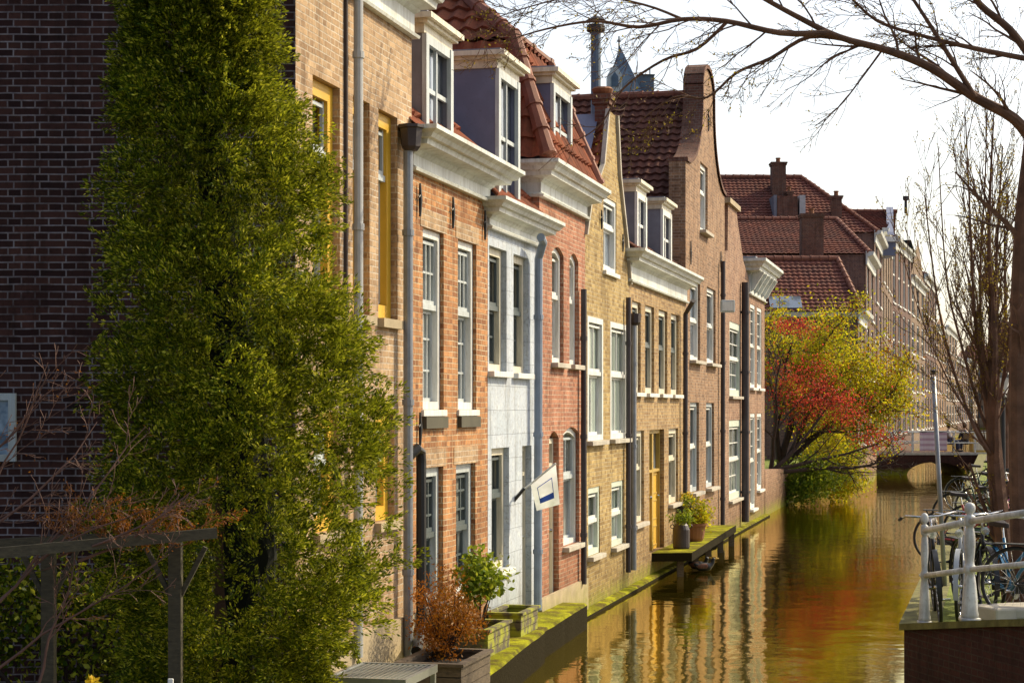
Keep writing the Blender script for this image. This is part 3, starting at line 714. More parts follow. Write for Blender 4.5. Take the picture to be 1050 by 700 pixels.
mb = MB(); mb.lathe([(.06,0),(.1,.05),(.11,.2),(.07,.2)], (Fh.u(651,.1), -.1, 4.55), 8); mb.build('hopper', 'darkpipe', r)

# ---- G : tall brown brick bell gable
G = House('bell_gable_house', 'tallest brown brick house with curved bell gable and a dark tiled roof', 703, 743)
r = G.root; W = G.w
wins = [(G.u(707.6), G.u(718), 4.15, 5.87), (G.u(724.7), G.u(733.8), 4.15, 5.87), (G.u(707.6), G.u(716.7), 1.34, 3.26), (G.u(724), G.u(732.3), 1.34, 3.26), (G.u(718), G.u(725.7), 7.04, 8.54)]
xa, xb = G.u(719.5), G.u(731); cxm = (xa+xb)/2
def bell():
    pts = []
    n = 10
    for i in range(n+1):      # right curve, concave, up from the shoulder
        t = i/n; x = W-(W-xb)*math.sin(t*math.pi/2)**.9; z = 8.25+(10.0-8.25)*(1-math.cos(t*math.pi/2))**.95
        pts.append((x, z))
    for i in range(9):
        a = math.pi*i/8; pts.append((cxm+(xb-cxm)*math.cos(a), 10.25+.5*math.sin(a)))
    for i in range(n, -1, -1):
        t = i/n; x = xa*math.sin(t*math.pi/2)**.9; z = 8.25+(10.0-8.25)*(1-math.cos(t*math.pi/2))**.95
        pts.append((x, z))
    return pts
bl = bell()
out = [(0, -.6), (W, -.6), (W, 8.0)]+bl+[(0, 8.0)]
mb = fill_poly(out, [rect(*w) for w in wins], 0, .16)
# thickness of the gable
n = len(bl)
mb.add([(x, 0, z) for x, z in bl]+[(x, .35, z) for x, z in bl], [(i, i+1, n+i+1, n+i) for i in range(n-1)])
mb.poly([(x, .35, z) for x, z in bl])
for x_ in (0, W): mb.poly([(x_, 0, 7.5), (x_, .35, 7.5), (x_, .35, 8.25), (x_, 0, 8.25)])
addmb(mb, body(G, 7.5)); mb.build('wall', 'brickG', r)
mb = MB()
for i in range(n-1):
    (x0, z0), (x1, z1) = bl[i], bl[i+1]; d = Vector((x1-x0, z1-z0)); d = d.normalized() if d.length > 0 else d; nn = Vector((d.y, -d.x))*.09
    mb.add([(x0, -.05, z0+.002), (x1, -.05, z1+.002), (x1, .4, z1+.002), (x0, .4, z0+.002), (x0+nn.x, -.05, z0+nn.y), (x1+nn.x, -.05, z1+nn.y), (x1+nn.x, .4, z1+nn.y), (x0+nn.x, .4, z0+nn.y)], [(0,1,5,4),(1,2,6,5),(2,3,7,6),(3,0,4,7),(4,5,6,7)])
mb.build('gable_coping', 'chimney', r)
tileroof(r, [(-.15, .35, 7.1), (-.15, 8, 7.1), (W/2, 8, 10.15), (W/2, .35, 10.15)], 'tileG', tw=.20, th=.25, amp=.024)
tileroof(r, [(W+.15, .35, 7.1), (W+.15, 8, 7.1), (W/2, 8, 10.15), (W/2, .35, 10.15)], 'tileG', tw=.20, th=.25, amp=.024)
ridge(r, (W/2, .35, 10.2), (W/2, 8, 10.2), .1)
for i, w in enumerate(wins): window(r, *w, frame='white' if i in (0, 1, 4) else 'greywhite', bars='white', gl='glassb', nx=1, split=.5 if i != 4 else .6, fw=.09, depth=.10, sill='sill', sillw=.14)
for x, z in ((725, 9.6), (707, 6.4), (738, 6.6)): anchor(r, G.u(x), z, .5)
chimney(r, W/2-.3, W/2+.3, 4.4, 5.2, 9.6, 11.0, 1)
pipe(r, [(G.u(741.5, .1), -.10, 6.6), (G.u(741.5, .1), -.09, .2)], .055, 'darkpipe')
mb = MB(); mb.lathe([(.22, 0), (.26, .05), (.26, .3), (.30, .34), (.1, .36)], (G.u(737, .2), .0, 6.6), 8)

# ---- H : small rose-brown house
Hh = House('small_gable_house', 'small rose brown brick house between the bell gable house and the end house', 743.4, 768)
r = Hh.root; W = Hh.w
wins = [(Hh.u(748), Hh.u(759), 3.44, 5.29), (Hh.u(747.5), Hh.u(759.5), .85, 2.84)]
out = [(0, -.6), (W, -.6), (W, 6.6), (W*.75, 7.0), (W*.5, 7.9), (W*.46, 8.15), (W*.12, 8.15), (W*.10, 7.0), (0, 6.8)]
mb = fill_poly(out, [rect(*w) for w in wins], 0, .12)
top = out[2:]; n = len(top)
mb.add([(x, 0, z) for x, z in top]+[(x, .3, z) for x, z in top], [(i, i+1, n+i+1, n+i) for i in range(n-1)])
mb.poly([(x, .3, z) for x, z in top]); addmb(mb, body(Hh, 6.5)); mb.build('wall', 'brickH', r)
mb = MB(); mb.box(W*.08, W*.5, -.08, .36, 8.152, 8.28); mb.build('gable_coping', 'sand', r)
tileroof(r, [(W+.02, .3, 6.5), (W+.02, 7, 6.5), (W*.4, 7, 8.1), (W*.4, .3, 8.1)], 'tileG')
tileroof(r, [(-.02, .3, 6.6), (-.02, 7, 6.6), (W*.4, 7, 8.1), (W*.4, .3, 8.1)], 'tileG')
for w in wins: window(r, *w, frame='greenwhite', bars='white', gl='glass', nx=2, nu=2, nl=2, split=.5, fw=.16, depth=.06, sill='sill')
pipe(r, [(Hh.u(763.5, .1), -.12, 6.4), (Hh.u(763.5, .1), -.12, .2)], .10, 'darkpipe')
bx = thing('wall_lamp', 'small white box lamp mounted high on the wall beside the bell gable house', 'lamp', at(746, 314, 42.6))
mb = MB(); mb.box(-.16, .16, -.1, .1, -.14, .14); mb.build('lamp_housing', 'greywhite', bx, bevel=.02)
mb = MB(); mb.box(-.13, .13, -.12, -.101, -.10, .10); mb.build('lamp_lens', 'white', bx)

# ---- I : end house with bracketed cornice
I = House('end_house', 'last house of the row with heavy bracketed cornice above paired tall windows', 768.2, 784)
r = I.root; W = I.w
wins = [(I.u(769.3), I.u(774.2), 3.7, 5.98), (I.u(776.2), I.u(781), 3.7, 5.98), (I.u(769.3), I.u(774.2), .4, 3.0), (I.u(776.2), I.u(781), .85, 3.0)]
mb = fill_poly([(0, -.6), (W, -.6), (W, 6.4), (0, 6.4)], [rect(*w) for w in wins], 0, .12)
addmb(mb, body(I, 6.4)); mb.build('wall', 'brickH', r)
for w in wins: window(r, *w, frame='white', bars='white', gl='glass', nx=2, nu=3, nl=3, split=.5, fw=.10, depth=.06, sill='white')
cornice(r, 0, W, cprof(6.2, 6.8, 7.15, .50), 1.2, 1.2, 'corn')
for k in range(5):
    b_ = MB(); x = .2+(W-.4)*k/4; b_.prism_x([(-.04, 6.3), (-.12, 6.35), (-.2, 6.5), (-.38, 6.78), (-.38, 6.82), (-.04, 6.82)], x-.08, x+.08); b_.build('cornice_bracket', 'corn', r)
mb = MB(); mb.box(-.2, W+.2, -.2, 6, 7.18, 7.22); mb.build('roof', 'lead', r)
tileroof(r, [(-.1, .2, 7.2), (W+.1, .2, 7.2), (W+.1, 3, 8.0), (-.1, 3, 8.0)], 'tileG')

# ================================================================== FAR ROW
def farline(Y): return .2421*Y-4.15
def farblock(name, label, X0, X1, Y0, Y1, eave, rz, rx, wallm, roofm, hip=True, X1b=None, fl=3, nw=2, trim='white', cat='house', group='far houses beyond the garden', ridge_y=None, ground=1.0, tile=True):
    """house with ridge across the canal: camera-side wall at Y0, canal facade from (X1,Y0) to (X1b,Y1)"""
    X1b = X1b if X1b is not None else X1
    t = thing(name, label, cat, (X1, Y0, 0), 0, group)
    ox, oy = X1, Y0; d = Y1-Y0; dx = X1b-X1; L = X0-X1
    # front facade along (dx, d)
    flen = math.hypot(dx, d); ang = math.atan2(d, dx)
    T = Matrix.Rotation(ang, 4, 'Z')
    holes = []; fh = (eave-ground-.5)/fl
    for i in range(fl):
        for k in range(nw):
            cw = flen/nw; x0 = cw*(k+.5)-cw*.24; holes.append((x0, x0+cw*.48, ground+.5+fh*i+.15, ground+.5+fh*(i+1)-.35))
    mb = fill_poly([(0, -.5), (flen, -.5), (flen, eave), (0, eave)], [rect(*w) for w in holes], 0, .15); mb.xf(T)
    mb.poly([(L, 0, -.5), (0, 0, -.5), (0, 0, eave), (L, 0, eave)])
    if not hip: mb.poly([(0, 0, eave-.01), (dx, d, eave-.01), (dx*.5, d*.5, rz)])
    w_ = mb.build('wall', wallm, t)
    for (a, b, c, e) in holes:
        f = MB(); q = .11
        f.box(a, a+q, .06, .12, c, e); f.box(b-q, b, .06, .12, c, e); f.box(a+q, b-q, .06, .12, e-q, e); f.box(a+q, b-q, .06, .12, c, c+q); f.box(a+q, b-q, .06, .11, (c+e)/2-.05, (c+e)/2+.05)
        f.box(a-.06, b+.06, -.08, .12, c-.1, c-.002)
        f.xf(T); fo = f.build('window', trim, t)
        p = MB(); p.poly([(a, .14, c), (b, .14, c), (b, .14, e), (a, .14, e)]); p.xf(T); p.build('pane', 'glassf', fo)
    c = MB(); pr = [(0, eave-.45), (.06, eave-.43), (.08, eave-.1), (.32, eave-.02), (.36, eave+.12), (0, eave+.14)]
    c.prism_x([(-o, z) for o, z in pr], -.1, flen+.05)
    c.xf(T); c.build('cornice', 'corn', t)
    ym = d/2; rxx = rx-X1
    rf = roofm
    if tile:
        tileroof(t, [(L, -.1, eave), (.15, -.1, eave), (rxx, ym, rz), (L, ym, rz)], rf, su=4, amp=.018, tw=.22, th=.27)
        ridge(t, (L, ym, rz+.05), (rxx, ym, rz+.05), .13)
        if hip:
            tileroof(t, [(.15, -.1, eave), (dx+.15, d, eave), (rxx, ym, rz)], rf, su=4, amp=.018, tw=.22, th=.27)
            ridge(t, (.15, -.1, eave+.08), (rxx, ym, rz+.05), .12)
    b = MB(); b.poly([(L, d, eave), (dx+.1, d, eave), (rxx, ym, rz-.01), (L, ym, rz-.01)]); b.build('rear_roof', rf, t)
    return t
K1 = farblock('hipped_house', 'lowest far brick house with hipped roof right behind the red and yellow trees', 9.5, farline(75), 75, 81, 7.05, 9.4, 13.7, 'brickFar', 'tileK', X1b=farline(81), fl=2, nw=2)
mb = MB(); mb.box(-5, .02, -.12, -.002, 6.85, 7.05); mb.build('gutter', 'sill', K1)
pn_ = MB(); pn_.box(10.55-14, 11.25-14, -.18, -.12, 7.15, 7.75); K1x = pn_
sk = MB(); sk.add([(0, 0, 0), (1.3, 0, 0), (1.3, .55, .5), (0, .55, .5), (0, -.05, .05), (1.3, -.05, .05), (1.3, .5, .55), (0, .5, .55)], [(0,3,2,1),(4,5,6,7),(0,1,5,4),(1,2,6,5),(2,3,7,6),(3,0,4,7)])
sk.xf(Matrix.Translation((-3.55, .05, 7.18))); sk.build('skylight', 'glassb', K1)
K2 = farblock('broad_roof_house', 'far house with broad brown tiled roof and squat chimney behind the lowest hipped house', 9.0, farline(81.2), 81.2, 89, 9.9, 11.8, 14.9, 'brickFar', 'tileK', X1b=farline(89), fl=3, nw=2)
chimney(K2, 12.55-15.5, 13.5-15.5, -.9, -.2, 8.3, 11.6, 1)
K3 = farblock('highest_far_house', 'highest of the far red roofed houses with stacked chimneys behind the broad roof', 10.0, farline(89.2), 89.2, 98, 11.6, 14.8, 14.6, 'brickFar', 'tileK', X1b=farline(98), fl=3, nw=2)
o3 = (farline(89.2), 89.2)
chimney(K3, at(792,0,92).x-o3[0], at(806,0,92).x-o3[0], 2.8, 3.6, 13.4, at(0,166,92).z, 1)
chimney(K3, at(809,0,91).x-o3[0], at(814,0,91).x-o3[0], 2.2, 2.8, 12.9, at(0,195,91).z, 1)
chimney(K3, at(854,0,90).x-o3[0], at(864,0,90).x-o3[0], 1.0, 1.5, 11.0, at(0,200,90).z, 1)
dm = MB(); dm.box(at(797,0,90).x-o3[0], at(818,0,90).x-o3[0], .8, 3.5, 11.9, at(0,201,90).z); d_ = dm.build('dormer', 'chimney', K3)
dm = MB(); dm.box(at(820,0,90).x-o3[0], at(826,0,90).x-o3[0], .82, 3.4, 11.9, at(0,200,90).z); dm.build('dormer_trim', 'palepipe', K3)
dm = MB(); dm.box(at(794,0,90).x-o3[0]-.02, at(796.5,0,90).x-o3[0], .8, 3.4, 11.9, at(0,200,90).z); dm.build('dormer_trim', 'lead', K3)
K4 = farblock('gabled_far_house', 'far house with bright red roof and blue edged front gable beside the broad roof', 15.5, farline(98.2), 98.2, 112, 12.6, 14.3, at(925,0,105).x-.3, 'brickFar2', 'tileK', hip=False, X1b=farline(112), fl=4, nw=4)
o4 = (farline(98.2), 98.2)
gb = MB(); p0 = (-.1, -.15, 12.4); 
gb.add([(.2,-.2,12.5),(.55,-.2,12.5),(2.0,6.9,14.6),(1.6,6.9,14.6),(.2,-.5,12.3),(.55,-.5,12.3)], [(0,1,2,3),(0,1,5,4)]); gb.build('gable_trim', 'leadblue', K4)
dm = MB(); xx0 = at(893,0,98).x-o4[0]; xx1 = at(917,0,98).x-o4[0]; dm.box(xx0, xx1, -.6, 1.5, at(0,262,97.6).z, at(0,248,97.6).z); d_ = dm.build('dormer', 'leadblue', K4)
dm = MB(); dm.box(xx0-.2, xx1+.2, -.8, 1.6, at(0,248,97.6).z+.003, at(0,244,97.6).z+.06); dm.build('dormer_cornice', 'white', K4)
dm = MB(); dm.lathe([(.09,0),(.08,.7),(.17,.75),(.17,.95),(.05,.95)], (at(928,0,104).x-o4[0], 5.6, 14.1), 8); dm.build('flue', 'iron', K4)
pts = [(112.2, farline(112.2)), (126, at(934,0,126).x), (142, at(948,0,142).x), (160, at(960,0,160).x), (182, at(970,0,182).x), (210, at(981,0,210).x), (245, at(992,0,245).x), (290, at(1002,0,290).x)]
tops = [252, 262, 300, 318, 345, 356, 368]
fl_lab = ['dark roofed house next beyond the blue edged gable', 'far pale house with tall dark slate roof', 'far beige house beyond the slate roof', 'distant rose house seen through bare twigs', 'distant cream house near the end of the canal', 'distant brown house behind the seated people', 'furthest house closing the canal row']
fm = ['brickFar', 'brickFar2', 'brickFar', 'brickG', 'brickFar2', 'brickFar', 'brickFar2']
for i in range(7):
    (ya, xa_), (yb, xb_) = pts[i], pts[i+1]
    ev = EYE+(HY-tops[i]-8)*((ya+yb)/2)/F*1.0+(.4, -1.5, 1.4, -1.2, 1.3, -.8, .5)[i]
    farblock('row_house', fl_lab[i], xa_-9, xa_, ya+.1, yb-.1, ev, ev+(3.2 if i == 1 else 1.6), xa_-.3 if i != 1 else (xa_+xb_)/2-.5, fm[i], 'tileK' if i != 1 else 'slate', hip=(i % 2 == 0), X1b=xb_, fl=(3, 4, 4, 3, 4, 3, 4)[i], nw=(4, 3, 5, 4, 4, 5, 4)[i], tile=(i < 3 and i != 1))
# right bank far houses
for i, (px0, px1, Yd, ty, lb) in enumerate(((1000, 1034, 300, 372, 'distant pale house closing the view between the tree trunks'), (1034, 1075, 260, 350, 'distant brown house at the right edge behind the trunks'))):
    a = at(px0, 0, Yd).x; b = at(px1, 0, Yd).x; z = at(0, ty, Yd).z
    t = thing('distant_house', lb, 'house', (a, Yd, 0), 0, 'far houses beyond the garden')
    hs = []
    for q in range(3):
        for k in range(3):
            w_ = (b-a)/3; hs.append((w_*(k+.3), w_*(k+.7), 1.5+q*(z-2)/3+.3, 1.5+(q+1)*(z-2)/3-.6))
    mb = fill_poly([(0, 0), (b-a, 0), (b-a, z), (0, z)], [rect(*h) for h in hs], 0, .3); mb.poly([(0,0,0),(0,9,0),(0,9,z),(0,0,z)]); mb.build('wall', 'brickFar2' if i == 0 else 'brickFar', t)
    for h in hs:
        p = MB(); p.poly([(h[0], .2, h[2]), (h[1], .2, h[2]), (h[1], .2, h[3]), (h[0], .2, h[3])]); p.build('window', 'glassf', t)
    mb = MB(); mb.prism_x([(-.3, z), (9, z), (4.5, z+3)], -.3, b-a+.3); mb.build('roof', 'tileK', t)

# ---- church tower behind the roofs
ct = at(646, 100, 120); t = thing('church_tower', 'blue slate church turret with cross and white dormer gable behind the rooftops', 'tower', (ct.x, ct.y, 0))
S = 120/F
zz = lambda y: EYE+(HY-y)*S
mb = MB(); mb.box(-26*S, 26*S, 0, 4, 0, zz(96)); mb.build('wall', 'brickFar2', t)
mb = MB(); cx = (638-646)*S
mb.add([(cx-21*S, -.3, zz(104)), (cx+20*S+.3, -.3, zz(104)), (cx+20*S+.3, 3, zz(104)), (cx-21*S, 3, zz(104)), (cx-1*S, 1.4, zz(43))], [(0,1,4),(1,2,4),(2,3,4),(3,0,4)]); mb.build('spire', 'slate', t)
mb = MB(); cx2 = (664-646)*S
mb.box(cx2-10*S, cx2+7*S, .3, 3, zz(102), zz(76)); mb.add([(cx2-11*S, .1, zz(76)), (cx2+8*S, .1, zz(76)), (cx2+8*S, 3, zz(76)), (cx2-11*S, 3, zz(76)), (cx2, 1.4, zz(72))], [(0,1,4),(1,2,4),(2,3,4),(3,0,4)]); mb.build('turret', 'slate', t)
mb = MB(); g0 = cx-9*S
mb.prism_y([(g0-7*S, zz(97)), (g0+8*S, zz(97)), (g0+8*S, zz(80)), (g0+.5*S, zz(68)), (g0-7*S, zz(80))], -1.1, .3); mb.build('dormer', 'greywhite', t)
mb = MB(); mb.prism_y([(g0-3*S, zz(92)), (g0+4*S, zz(92)), (g0+4*S, zz(82)), (g0+.5*S, zz(77)), (g0-3*S, zz(82))], -1.15, -1.11); mb.build('dormer_opening', 'slate', t)
mb = MB(); mb.tube([(cx-2*S, 1.4, zz(48)), (cx-2*S, 1.4, zz(33))], .05, 6); mb.tube([(cx-4*S, 1.4, zz(38)), (cx, 1.4, zz(38))], .05, 6); mb.build('cross', 'iron', t); mb = MB(); mb.tube([(cx2+4*S, 1.4, zz(76)), (cx2+4*S, 1.4, zz(66))], .04, 6); mb.build('finial', 'iron', t)

# ================================================================== SETTING
def sheet(name, pts, mat, tris=None):
    mb = MB()
    mb.add(pts, tris or [tuple(range(len(pts)))])
    return struct(mb.build(name, mat, fix=False))
# water
m, nt, b = newmat('canal_water'); p = pos(nt)
sv = nt.nodes.new('ShaderNodeVectorMath'); sv.operation = 'MULTIPLY'; nt.links.new(p, sv.inputs[0]); sv.inputs[1].default_value = (1.0, .8, 1)
n1 = noise(nt, sv.outputs[0], 1.7, 2, .5); n2 = noise(nt, sv.outputs[0], 6.5, 3, .55); n0 = noise(nt, p, .25, 2)
hgt = mul(nt, mul(nt, n1, 1.0), mul(nt, n2, .25), 'ADD'); hgt = mul(nt, hgt, ramp(nt, noise(nt, p, .35, 3, .6), .35, .65, .45, 1.25))
bp_ = nt.nodes.new('ShaderNodeBump'); bp_.inputs['Strength'].default_value = 1.0; bp_.inputs['Distance'].default_value = .008
nt.links.new(hgt, bp_.inputs['Height'])
gl = nt.nodes.new('ShaderNodeBsdfGlossy'); gl.inputs['Roughness'].default_value = .045
gl.inputs['Color'].default_value = (.90, .78, .44, 1)
df = nt.nodes.new('ShaderNodeBsdfDiffuse'); cc = mixc(nt, (.065,.054,.004), (.115,.092,.006), n0); nt.links.new(cc, df.inputs[0])
fr = nt.nodes.new('ShaderNodeFresnel'); fr.inputs['IOR'].default_value = 1.36
nt.links.new(bp_.outputs[0], gl.inputs['Normal']); nt.links.new(bp_.outputs[0], fr.inputs['Normal'])
mx = nt.nodes.new('ShaderNodeMixShader'); nt.links.new(ramp(nt, fr.outputs[0], 0, .55, .04, .95), mx.inputs[0]); nt.links.new(df.outputs[0], mx.inputs[1]); nt.links.new(gl.outputs[0], mx.inputs[2])
nt.links.new(mx.outputs[0], nt.nodes['Material Output'].inputs[0]); M['water'] = m
sheet('canal_water', [(-30, -5, 0), (90, -5, 0), (160, 420, 0), (-30, 420, 0)], 'water')
sheet('far_ground', [(-900, 300, -.2), (1500, 300, -.2), (1500, 3000, -.2), (-900, 3000, -.2)], 'paving')
sheet('canal_bed', [(-40, -8, -.8), (120, -8, -.8), (200, 430, -.8), (-40, 430, -.8)], 'soil')
# left side land behind the houses and the garden
def fl_(Y, o=0): return .2421*Y-5.7+o
sheet('garden_ground', [(-30, 52, 1.1), (fl_(54), 54, 1.1), (fl_(58.2), 58.2, 1.1), (10.6, 66, 1.1), (13.5, 73, 1.1), (farline(75), 75, 1.1), (-30, 75, 1.1)], 'grass')
gwl = MB(); gp = [(fl_(54), 54), (fl_(58.2), 58.2), (10.4, 66), (13.5, 73), (15.6, 80), (17.2, 87.4)]
zt_ = [1.35, 1.25, .9, 1.15, 1.1, 1.05]
for (a, b), z0, z1 in zip(zip(gp, gp[1:]), zt_, zt_[1:]):
    gwl.add([(a[0], a[1], -.6), (b[0], b[1], -.6), (b[0], b[1], z1), (a[0], a[1], z0), (a[0]-.35, a[1], -.6), (b[0]-.35, b[1], -.6), (b[0]-.35, b[1], z1), (a[0]-.35, a[1], z0)], [(0,1,2,3),(4,5,6,7),(3,2,6,7),(0,3,7,4),(1,2,6,5)])
tag(gwl.build('garden_wall', 'brickH'), 'mossy low garden wall rising from the canal beyond the last house', 'wall')
gl1 = House.__new__(House)
# near terrace at left in front of the corner house (behind the conifer)
sheet('terrace', [(-12, 2, .35), (-1.9, 2, .35), (-1.95, 15.9, .35), (-12, 15.9, .35)], 'soil')
tw = MB(); tw.box(-1.95, -1.75, 2, 15.7, -.5, .36); tag(tw.build('terrace_wall', 'brickQuay'), 'low dark brick wall edging the terrace under the conifer', 'wall')
# mossy ledge along the row
def ledge(name, Y0, Y1, o0, o1, z, label, mat='ledge'):
    mb = MB(); n = 14; vs = []; fs = []
    rr = random.Random(int(Y0*10))
    for i in range(n+1):
        Y = Y0+(Y1-Y0)*i/n; w = o0+(o1-o0)*i/n+(rr.random()-.5)*.012
        x = fl_(Y); zz_ = z+(rr.random()-.5)*.008
        vs += [(x-.05, Y, -.5), (x+w, Y-.0, -.5), (x+w, Y, zz_-.03), (x+w-.03, Y, zz_), (x-.05, Y, zz_+.015)]
    for i in range(n):
        for k in range(4): fs.append((i*5+k, i*5+k+1, (i+1)*5+k+1, (i+1)*5+k))
    fs += [tuple(range(5)), tuple(n*5+k for k in range(5))]
    mb.add(vs, fs); o = mb.build(name, mat); tag(o, label, 'ledge'); return o
ledge('canal_ledge', 15.6, 22.75, 1.12, .60, .40, 'widest mossy yellow green ledge carrying the planters below the orange house')
ledge('canal_ledge', 22.8, 26.3, .52, .40, .36, 'narrower mossy ledge below the blue door and flag')
ledge('canal_ledge', 26.35, 54, .17, .14, .07, 'thin mossy footing running along the waterline below the far houses')
# landing with pots
Yp0, Yp1 = 34.2, 42.5
mb = MB(); x = fl_(Yp0); mb.add([(fl_(Yp0), Yp0, .30), (fl_(Yp0)+.75, Yp0+.1, .30), (fl_(Yp1)+.55, Yp1, .30), (fl_(Yp1), Yp1, .30), (fl_(Yp0), Yp0, .46), (fl_(Yp0)+.75, Yp0+.1, .46), (fl_(Yp1)+.55, Yp1, .46), (fl_(Yp1), Yp1, .46)], [(0,3,2,1),(4,5,6,7),(0,1,5,4),(1,2,6,5),(2,3,7,6),(3,0,4,7)])
ld_ = thing('mossy_landing', 'mossy landing stage on short posts below the yellow double door', 'landing', (0,0,0)); mb.build('deck', 'ledge', ld_)
for k in range(5):
    Y = Yp0+.3+(Yp1-Yp0-.6)*k/4; q = MB(); q.box(fl_(Y)+.42, fl_(Y)+.54, Y-.06, Y+.06, -.5, .299); q.build('post', 'wood', ld_)

# right quay
E_ = [(5.2, 11.5, 1.75), (4.85, 13.4, 1.60), (4.30, 16.1, 1.27), (3.83, 18.1, 1.0)]
for Y in (24, 32, 45, 60, 75, 88, 110, 150, 200, 300): E_.append((3.83+.263*(Y-18.1), Y, 1.0))
mb = MB()
top = [(x, y, z) for x, y, z in E_]; far_ = [(x+60, y, z) for x, y, z in E_]
n = len(E_); mb.add(top+far_, [(i, i+1, n+i+1, n+i) for i in range(n-1)])
struct(mb.build('quay_pavement', 'paving', fix=False))
# grass strip near the edge
g = MB(); gs = [(x+.0, y, z+.006) for x, y, z in E_[:9]]; ge = [(x+1.0, y, z+.006) for x, y, z in E_[:9]]
g.add(gs+ge, [(i, i+1, 9+i+1, 9+i) for i in range(8)]); struct(g.build('grass_verge', 'grass', fix=False))
qw = MB()
for i in range(n-1):
    (x0, y0, z0), (x1, y1, z1) = E_[i], E_[i+1]
    qw.poly([(x0, y0, -.6), (x1, y1, -.6), (x1, y1, z1-.05), (x0, y0, z0-.05)])
qo = thing('quay_wall', 'dark red brick quay wall with stone coping carrying the white railing', 'wall')
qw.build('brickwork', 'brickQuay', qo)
cp = MB()
for i in range(n-1):
    (x0, y0, z0), (x1, y1, z1) = E_[i], E_[i+1]; a = -.05; b = .34
    cp.add([(x0+a, y0, z0-.05), (x1+a, y1, z1-.05), (x1+b, y1, z1-.05), (x0+b, y0, z0-.05), (x0+a, y0, z0+.012), (x1+a, y1, z1+.012), (x1+b, y1, z1+.012), (x0+b, y0, z0+.012)], [(0,3,2,1),(4,5,6,7),(0,1,5,4),(2,3,7,6),(3,0,4,7),(1,2,6,5)])
cp.build('coping', 'stone', qo)

# white railing
rl = thing('canal_railing', 'white painted iron canal railing with ball topped turned posts on the right quay', 'railing', (4.03, 18.1, 1.0))
base = Vector((4.03, 18.1, 1.0))
PP = [(Vector((4.03, 18.1, 1.01)), 1.08), (Vector((4.19, 16.96, 1.17)), 1.02), (Vector((4.47, 15.55, 1.35)), 1.02), (Vector((4.9, 13.6, 1.6)), 1.02)]
for p_, hh in PP:
    q = MB(); c = p_-base
    m_ = .72 if hh > 1.05 else .98
    q.box(c.x-.085*m_, c.x+.085*m_, c.y-.085*m_, c.y+.085*m_, c.z, c.z+.03)
    q.lathe([(a_*m_, b_) for a_, b_ in [(.080, .03), (.082, .06), (.074, .10), (.070, .20), (.060, .32), (.050, .40), (.042, .435), (.052, .445), (.056, .46), (.056, .49), (.052, .505), (.042, .515), (.040, .55), (.046, .62), (.052, .70), (.050, .77), (.040, .84), (.034, .862), (.050, .872), (.052, .885), (.052, .95), (.048, .96), (.028, .97), (.022, .98), (.040, .99), (.050, 1.01), (.053, 1.03), (.050, 1.05), (.040, 1.07), (.012, 1.085)]], (c.x, c.y, c.z), 20)
    q.build('post', 'railpaint', rl, smooth=True)
for (ha, hb) in ((.91, .93), (.47, .47)):
    q = MB()
    for i in range(3):
        a = PP[i][0]-base+Vector((0, 0, ha)); b = PP[i+1][0]-base+Vector((0, 0, ha))
        q.tube([a, b], .032 if ha > .6 else .027, 12)
    q.build('rail', 'railpaint', rl, smooth=True)

# ================================================================== BRIDGE
br = thing('arched_bridge', 'small arched brick canal bridge with pale railings carrying two seated people', 'bridge', (17.0, 88, 0))
X0, X1 = 0., 7.0; zd = .98
ac = at(959, 0, 88).x-17.0; ar = 29*88/F*1.0; zc_ = .62
arch = [(ac+ar*math.cos(a), max(-.5, 0)+(zc_)*math.sin(a)) for a in [math.pi*i/16 for i in range(17)]]
out = [(X0-1.5, -.5), (ac-ar, -.5)]+[(x, z) for x, z in reversed(arch)]+[(ac+ar, -.5), (X1, -.5), (X1, zd), (ac+2, zd+.04), (ac, zd+.08), (ac-2, zd+.04), (X0-1.5, zd)]
mb = MB(); bm = bmesh.new(); vs = [bm.verts.new((x, 0, z)) for x, z in out]; es = [bm.edges.new((vs[i], vs[(i+1) % len(vs)])) for i in range(len(vs))]
bmesh.ops.triangle_fill(bm, edges=es, use_beauty=True); bm.verts.index_update()
front = [tuple(v.index for v in f.verts) for f in bm.faces]; nv = len(out)
mb.add([v.co for v in bm.verts]+[(v.co.x, 4.5, v.co.z) for v in bm.verts], front+[tuple(i+nv for i in f) for f in front]+[(i, (i+1) % nv, nv+(i+1) % nv, nv+i) for i in range(nv)]); bm.free()
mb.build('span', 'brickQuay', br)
mb = MB(); mb.box(X0-1.5, X1, -.06, -.002, zd-.02, zd+.10); mb.build('deck_edge', 'sill', br)
for yy in (0., 4.4):
    q = MB()
    for k in range(9):
        x = X0-1+k*1.0; q.box(x-.03, x+.03, yy-.03, yy+.03, zd+.08, zd+1.05)
    for h_ in (.55, 1.05): q.tube([(X0-1.2, yy, zd+h_), (X1, yy, zd+h_)], .03, 6)
    q.build('railing', 'railpaint', br)
